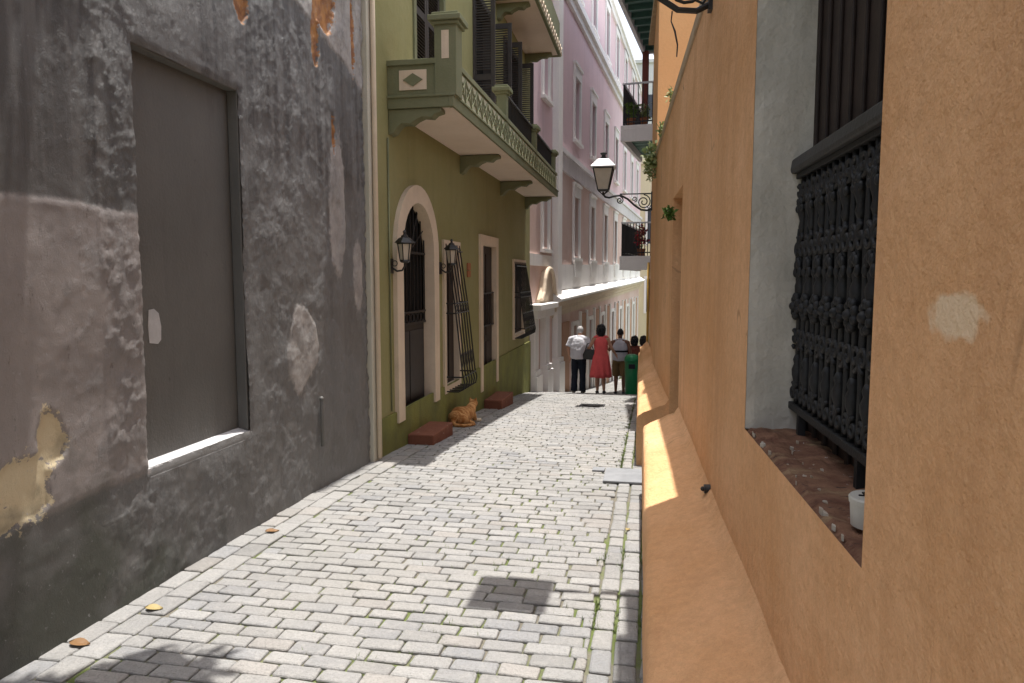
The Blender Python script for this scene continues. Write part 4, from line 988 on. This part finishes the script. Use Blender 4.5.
def person(label, x, y, H, rot, skin, arms, legs, parts, bow=0., group='people walking down the street', wide=1.0, female=False):
    # local frame: faces +Y, right hand at +X; everything scaled by H/1.75
    root = thing('person', label, 'person', (x, y, g(y)), group); root.rotation_euler = (0, 0, rot); k = H/1.75; root.scale = (k, k, k)
    V = Vector; b = MB(); sw = (.175 if female else .195)*wide; hw = .085
    nb = V((0, .02 + bow*.10, 1.45)); hd = V((0, .04 + bow*.16, 1.615 - bow*.06))
    # torso
    b.tube([V((0, 0, .86)), V((0, 0, .95)), V((0, -.01, 1.08)), V((0, .0, 1.22)), V((0, .01, 1.36)), V((0, .015, 1.43))],
           [(.13*wide, .10*wide), (.165*wide, .115*wide), (.14*wide, .10*wide), (.155*wide, .11*wide), (.165*wide, .105*wide), (.10, .07)], 18, world=True)
    b.tube([V((0, .01, 1.40)), nb, hd - V((0, .02, .06))], [.062, .055, .052], 12, world=True)
    # head with face
    b.ball(hd, (.074, .094, .115), 18, 14); b.ball(hd + V((0, .035, -.055)), (.052, .055, .055), 12, 10)
    b.tube([hd + V((0, .085, .02)), hd + V((0, .108, -.022))], [.010, .016], 8, world=True)
    b.ball(hd + V((0, .088, -.055)), (.024, .012, .007), 8, 6); b.ball(hd + V((0, .08, .03)), (.05, .016, .012), 10, 6)
    for sg in (-1, 1): b.ball(hd + V((sg*.076, -.005, -.005)), (.012, .02, .03), 8, 6)
    for sg, (el, wr) in zip((-1, 1), arms):
        s_ = V((sg*sw, .0, 1.365)); el, wr = V(el), V(wr)
        b.tube([V((sg*.05, .0, 1.425)), s_], [.05, .054], 12, world=True); b.ball(s_, .056, 12, 8)
        limb(b, [s_, s_.lerp(el, .5), el], [.052, .046, .038]); limb(b, [el, el.lerp(wr, .35), wr], [.038, .037, .025])
        d = (wr - el).normalized(); side = d.cross(V((sg, 0, 0)))
        if side.length < .2: side = V((0, 1, 0))
        side.normalize(); nrm = side.cross(d).normalized(); pc = wr + d*.05
        b.tube([wr, wr + d*.03, wr + d*.085], [(.022, .02), (.016, .036), (.014, .038)] if abs(d.z) < .9 else [.024, .03, .03], 10, world=True)
        b.ball(pc, .03, 10, 8)
        for q, L_ in zip((-1.5, -.5, .5, 1.5), (.062, .074, .07, .055)):
            p0 = wr + d*.08 + side*q*.019
            p1 = p0 + d*L_*.5 - nrm*sg*.004; p2 = p0 + d*L_ - nrm*sg*.020
            b.tube([p0, p1, p2], [.0095, .009, .0075], 8, world=True); b.ball(p2, .0078, 8, 6)
        t0 = wr + d*.025 + side*.026; t1 = t0 + side*.022 + d*.03; t2 = t1 + d*.03; b.tube([t0, t1, t2], [.012, .011, .009], 8, world=True); b.ball(t2, .009, 8, 6)
    for sg, (kn, an) in zip((-1, 1), legs):
        hp = V((sg*hw, 0, .90)); kn, an = V(kn), V(an)
        limb(b, [hp, hp.lerp(kn, .5), kn], [.088, .072, .054]); limb(b, [kn, kn.lerp(an, .3), an], [.052, .055, .034])
        b.tube([an + V((0, -.045, -.045)), an + V((sg*.01, .06, -.055)), an + V((sg*.02, .15, -.065))], [.034, .036, .024], 10, world=True); b.ball(an + V((0, -.03, -.05)), .034, 10, 8)
        b.ball(an + V((sg*.02, .15, -.066)), .024, 8, 6)
    fuse(b, 'body', skin, root, .0075, (0, 0, 0), 2)
    for sg in (-1, 1):
        b = MB(); b.ball(hd + V((sg*.03, .083, .012)), (.012, .009, .008), 8, 6); b.build('eye', M['eye'], root); bpy.context.view_layer.update()
    for p in parts: p(root, hd, sw, arms, legs, wide)
    return root
def eye_fix(): pass
def P_shirt(mt, sleeve=.62, length=.90, puff=1.0, name='shirt'):
    def f(root, hd, sw, arms, legs, wide):
        b = MB(); V = Vector
        pf = puff
        b.tube([V((0, 0, length)), V((0, -.01, length + .04)), V((0, -.005, 1.10)), V((0, .0, 1.24)), V((0, .01, 1.33)), V((0, .012, 1.39)), V((0, .015, 1.435))],
               [(.185*wide*pf, .135*wide*pf), (.195*wide*pf, .145*wide*pf), (.192*wide*pf, .142*wide*pf), (.190*wide*pf, .138*wide), (.178*wide, .122*wide), (.145*wide, .105*wide), (.085, .07)], 22, world=True)
        b.tube([V((0, .012, 1.42)), V((0, .02, 1.465))], [(.078, .07), (.068, .064)], 14, world=True)
        for sg, (el, wr) in zip((-1, 1), arms):
            s_ = V((sg*sw, 0, 1.365)); el = V(el)
            if not sleeve: b.tube([V((sg*.06, 0, 1.425)), V((sg*.13, 0, 1.40))], [.05, .052], 12, world=True); continue
            b.tube([V((sg*.05, 0, 1.425)), s_], [.055, .070], 14, world=True); b.ball(s_, .070, 12, 8)
            if sleeve: b.tube([s_, s_.lerp(el, sleeve*.5), s_.lerp(el, sleeve)], [.070, .078, .088], 14, world=True)
        o = fuse(b, name, mt, root, .011, (0, 0, 0), 3)
        nz = bpy.data.textures.new('folds', 'CLOUDS'); nz.noise_scale = .11
        d = o.modifiers.new('folds', 'DISPLACE'); d.texture = nz; d.strength = .022; d.mid_level = .5
    return f
def P_trousers(mt, to=1.0, name='trousers'):
    def f(root, hd, sw, arms, legs, wide):
        b = MB(); V = Vector
        b.tube([V((0, 0, .84)), V((0, 0, .92)), V((0, -.0, 1.0))], [(.155*wide, .12*wide), (.182*wide, .132*wide), (.168*wide, .122*wide)], 20, world=True)
        for sg, (kn, an) in zip((-1, 1), legs):
            hp = V((sg*.09, 0, .88)); kn, an = V(kn), V(an)
            if to >= 1: b.tube([hp, hp.lerp(kn, .5), kn, kn.lerp(an, .5), an + V((0, 0, -.03))], [.105, .095, .082, .078, .080], 14, world=True)
            else: b.tube([hp, hp.lerp(kn, .5), hp.lerp(kn, to*1.25)], [.108, .105, .10], 14, world=True)
        o = fuse(b, name, mt, root, .011, (0, 0, 0), 3)
        nz = bpy.data.textures.new('folds', 'CLOUDS'); nz.noise_scale = .13
        d = o.modifiers.new('folds', 'DISPLACE'); d.texture = nz; d.strength = .02; d.mid_level = .5
    return f
def P_shoes(mt, heel=0):
    def f(root, hd, sw, arms, legs, wide):
        for sg, (kn, an) in zip((-1, 1), legs):
            an = Vector(an); b = MB(); V = Vector
            b.tube([an + V((0, -.07, -.045)), an + V((0, -.02, -.045)), an + V((sg*.012, .08, -.055)), an + V((sg*.024, .18, -.066))], [(.036, .042), (.044, .044), (.046, .036), (.032, .022)], 12, world=True)
            b.box(an.x - .03, an.x + .03, an.y - .09, an.y - .03, an.z - .09, an.z - .05) 
            fuse(b, 'shoe', mt, root, .008, (0, 0, 0), 2)
    return f
def P_hair(mt, kind):
    def f(root, hd, sw, arms, legs, wide):
        b = MB(); V = Vector; rg = random.Random(4)
        if kind == 'short':
            b.ball(hd + V((0, -.014, .022)), (.083, .096, .105), 18, 12)
        elif kind == 'crop':
            b.ball(hd + V((0, -.012, .02)), (.080, .094, .106), 18, 12)
        else:
            b.ball(hd + V((0, -.03, .02)), (.10, .105, .115), 18, 12); b.ball(hd + V((0, -.045, -.09)), (.105, .075, .11), 16, 10)
            for _ in range(120):
                d = V((rg.gauss(0, 1), rg.gauss(0, 1), rg.gauss(0, 1))).normalized()
                if d.y > .45: continue
                c_ = hd + V((0, -.035, -.02)); b.ball(c_ + V((d.x*.105, d.y*.10, d.z*.15)), rg.uniform(.018, .032), 7, 5)
        if kind in ('short', 'crop'):   # keep the face free
            b.v = [V((v.x, min(v.y, hd.y + .055 - max(0, (hd.z + .06 - v.z))*.9), v.z)) for v in b.v]
        fuse(b, 'hair', mt, root, .009, (0, 0, 0), 1)
    return f
def P_dress(mt):
    def f(root, hd, sw, arms, legs, wide):
        b = MB(); n = 56; rings = []
        prof = [(.42, .255, .205, .028), (.52, .25, .20, .026), (.66, .238, .19, .018), (.80, .222, .18, .010), (.95, .200, .16, .004), (1.05, .166, .138, 0), (1.12, .160, .136, 0), (1.24, .174, .142, 0), (1.32, .172, .135, 0), (1.38, .145, .118, 0), (1.425, .105, .090, 0), (1.44, .085, .078, 0)]
        for z, rx, ry, fd in prof:
            rings.append([b.W((math.cos(a)*(rx + fd*math.sin(a*9 + z*2)), math.sin(a)*(ry + fd*math.sin(a*9 + z*2)) + (.008), z + .006*math.sin(a*5)*(z < .6))) for a in np.linspace(0, 2*math.pi, n, endpoint=False)])
        for p, q in zip(rings, rings[1:]):
            for j in range(n): b.f.append([p[j], p[(j+1)%n], q[(j+1)%n], q[j]])
        for sg in (-1, 1): b.tube([(sg*.07, -.01, 1.42), (sg*.125, .0, 1.425), (sg*.16, .01, 1.40)], [(.05, .045), (.055, .045), (.045, .04)], 12, world=True)
        o = b.build('dress', mt, root, smooth=True, recalc=True); s_ = o.modifiers.new('t', 'SOLIDIFY'); s_.thickness = .006
        o.matrix_parent_inverse = Matrix.Identity(4)
        return o
    return f
def P_band(mt, z0, z1):
    def f(root, hd, sw, arms, legs, wide):
        b = MB(); rs = []
        for z in (z0, z1): rs.append([b.W((.202*wide*math.cos(a), .152*wide*math.sin(a), z)) for a in np.linspace(0, 2*math.pi, 30, endpoint=False)])
        for j in range(30): b.f.append([rs[0][j], rs[0][(j+1)%30], rs[1][(j+1)%30], rs[1][j]])
        b.build('waist_band', mt, root, smooth=True)
    return f
# (person parts are built in the figure's own frame, so they must not be shifted by its world position)
_t = thing
def thing_local(*a, **k):
    o = _t(*a, **k); o['_w'] = (0, 0, 0); return o
thing = thing_local
LG = lambda a=0, bq=0: (((-.10, .02 + a, .48), (-.10, -.03 + a*.2, .085)), ((.10, .02 + bq, .48), (.10, -.03 + bq*.2, .085)))
person('man with grey hair in white short sleeved shirt and dark navy trousers', -1.60, 16.5, 1.62, R_(-6), M['skin_light'],
       (((-.27, -.03, 1.13), (-.25, .05, .90)), ((.27, -.05, 1.14), (.30, .16, 1.05))), (((-.11, .05, .48), (-.115, -.02, .085)), ((.10, .0, .48), (.12, -.09, .10))),
       [P_trousers(M['navy']), P_shirt(M['shirt'], .78, .91, 1.08), P_shoes(M['leather']), P_hair(M['grey_hair'], 'short')], bow=.75, wide=1.08)
wm = person('woman with black curly hair in sleeveless coral red dress', -1.07, 16.2, 1.60, R_(4), M['skin_light'],
       (((-.27, -.02, 1.18), (-.34, .14, 1.08)), ((.26, -.02, 1.16), (.36, .08, 1.0))), (((-.075, .04, .48), (-.075, -.02, .09)), ((.075, .0, .48), (.085, -.08, .10))),
       [P_dress(M['red']), P_shoes(M['leather'], 1), P_hair(M['hair'], 'curly')], bow=.2, female=True)
person('man with cropped black hair in pale vest with dark band and khaki shorts', -.70, 17.8, 1.66, R_(0), M['skin_dark'],
       (((-.28, .02, 1.16), (-.33, .16, 1.20)), ((.27, -.03, 1.13), (.27, .06, .90))), LG(.05, -.04),
       [P_trousers(M['khaki'], .8, 'shorts'), P_shirt(M['tank'], 0, .92, name='vest'), P_band(M['band_cloth'], 1.12, 1.17), P_shoes(M['leather']), P_hair(M['hair'], 'crop')], bow=.1, wide=1.02)
person('dark haired person in rust coloured top half hidden behind the green bin', -.36, 18.3, 1.50, R_(6), M['skin_dark'],
       (((-.25, -.02, 1.14), (-.24, .06, .90)), ((.25, -.02, 1.14), (.24, .06, .90))), LG(.03, -.03),
       [P_trousers(M['navy']), P_shirt(M['rust'], .5, .92), P_shoes(M['leather']), P_hair(M['hair'], 'curly')], female=True)
person('dark haired person in white shirt at the edge of the orange wall', -.14, 19.0, 1.55, R_(-4), M['skin_dark'],
       (((-.25, -.02, 1.14), (-.24, .06, .90)), ((.25, -.02, 1.14), (.24, .06, .90))), LG(-.03, .04),
       [P_trousers(M['navy']), P_shirt(M['shirt'], .6, .92), P_shoes(M['leather']), P_hair(M['hair'], 'curly')], female=True)
thing = _t
# handbag at the woman's left side
hx, hy = -1.33, 16.2; hz = g(hy) + .92; hb = thing('handbag', 'black handbag hanging from the arm of the woman in red', 'bag', (hx, hy, hz))
b = MB(); b.prism([(hx - .14, hz - .13), (hx + .12, hz - .14), (hx + .14, hz - .05), (hx + .11, hz + .09), (hx - .09, hz + .10), (hx - .15, hz - .02)], 'o', hy - .06, hy + .06); b.build('bag_body', M['leather'], hb, bevel=.02)
b = MB(); b.tube([(hx - .09, hy, hz + .09), (hx - .05, hy, hz + .22), (hx + .03, hy, hz + .25), (hx + .09, hy, hz + .09)], .010, 8); b.build('strap', M['leather'], hb)
# green bin
bx, by = -.36, 15.9; bz = g(by); bn = thing('litter_bin', 'tall green plastic bin with rounded top beside the orange plinth', 'bin', (bx, by, bz))
b = MB(); b.lathe((bx, by, bz), [(.13, .0), (.14, .03), (.155, .4), (.16, .72), (.165, .74), (.16, .76)], 24); b.build('bin_body', M['binGreen'], bn, smooth=False)
b = MB(); b.lathe((bx, by, bz), [(.17, .74), (.172, .78), (.165, .83), (.13, .88), (.07, .905), (.0, .91)], 24); b.build('lid', M['binGreen'], bn, smooth=True)
b = MB(); b.box(bx - .07, bx + .07, by - .18, by - .15, bz + .60, bz + .70); b.build('slot', M['band_cloth'], bn)

# ginger cat
ct = NT('ginger_fur', .85, .15); ca = ct.attr('white'); cc_ = ct.mix(ct.ramp(ct.noise(7, 6, .7, (1, 4, 1.4), .5), .42, .58), (.30, .12, .035), (.58, .33, .14)); ct.color(ct.mix(ca, cc_, (.70, .62, .50))); ct.bump(ct.noise(90, 4, .7), .008); M['fur'] = ct.m
cb = MB(); V = Vector; kx, ky = -2.27, 8.55; kz = g(ky) 
def cpt(f, s_, z): return V((kx + s_*.92 + f*.28, ky + f*.92 - s_*.28, g(ky + f*.9) + z))   # f forward, s to the side
cb.tube([cpt(-.24, 0, .12), cpt(-.14, 0, .15), cpt(.0, 0, .145), cpt(.12, 0, .15), cpt(.20, 0, .16)], [.085, .125, .12, .105, .08], 16, world=True)
cb.ball(cpt(-.14, .07, .10), (.10, .13, .10)); cb.ball(cpt(-.14, -.07, .10), (.10, .13, .10)); cb.ball(cpt(-.22, 0, .13), .10)
cb.tube([cpt(.16, 0, .18), cpt(.22, 0, .24), cpt(.25, 0, .27)], [.085, .07, .06], 14, world=True)
hd = cpt(.27, .0, .285); cb.ball(hd, (.068, .072, .062)); cb.ball(hd + (cpt(1, 0, 0) - cpt(0, 0, 0)).normalized()*.055 - V((0, 0, .015)), .032)
for sg in (-1, 1):
    e = cpt(.26, sg*.042, .335); cb.tube([e, e + V((0, 0, .05)) + (cpt(0, sg, 0) - cpt(0, 0, 0))*.012], [.026, .004], 8, world=True)
    cb.tube([cpt(.17, sg*.06, .12), cpt(.22, sg*.06, .04), cpt(.36, sg*.055, .022)], [.045, .034, .026], 10, world=True); cb.ball(cpt(.37, sg*.055, .024), .028)
    cb.tube([cpt(-.12, sg*.12, .06), cpt(-.02, sg*.15, .03), cpt(.03, sg*.15, .025)], [.05, .034, .028], 10, world=True)
cb.tube([cpt(-.30, 0, .07), cpt(-.36, .08, .03), cpt(-.30, .18, .025), cpt(-.18, .23, .025), cpt(-.06, .23, .02)], [.035, .03, .028, .025, .016], 10, world=True)
cat = fuse(cb, 'cat', M['fur'], None, .011, (kx, ky, kz), 3); cat.scale = (.9, .9, .84); tag(cat, 'ginger cat with pale paws resting on the ground below the iron grille', 'cat')
fd = (cpt(1, 0, 0) - cpt(0, 0, 0)); fd.z = 0; fd.normalize(); vals = []
for v in cat.data.vertices:
    f = V((v.co.x, v.co.y, 0)).dot(fd)
    vals.append(1.0 if (f > .295 and v.co.z < .30) or (f > .20 and v.co.z < .17) or (v.co.z < .02) else 0.0)
a_ = cat.data.attributes.new('white', 'FLOAT', 'POINT'); a_.data.foreach_set('value', vals)

for o in bpy.data.objects:
    if '_w' in o: del o['_w']
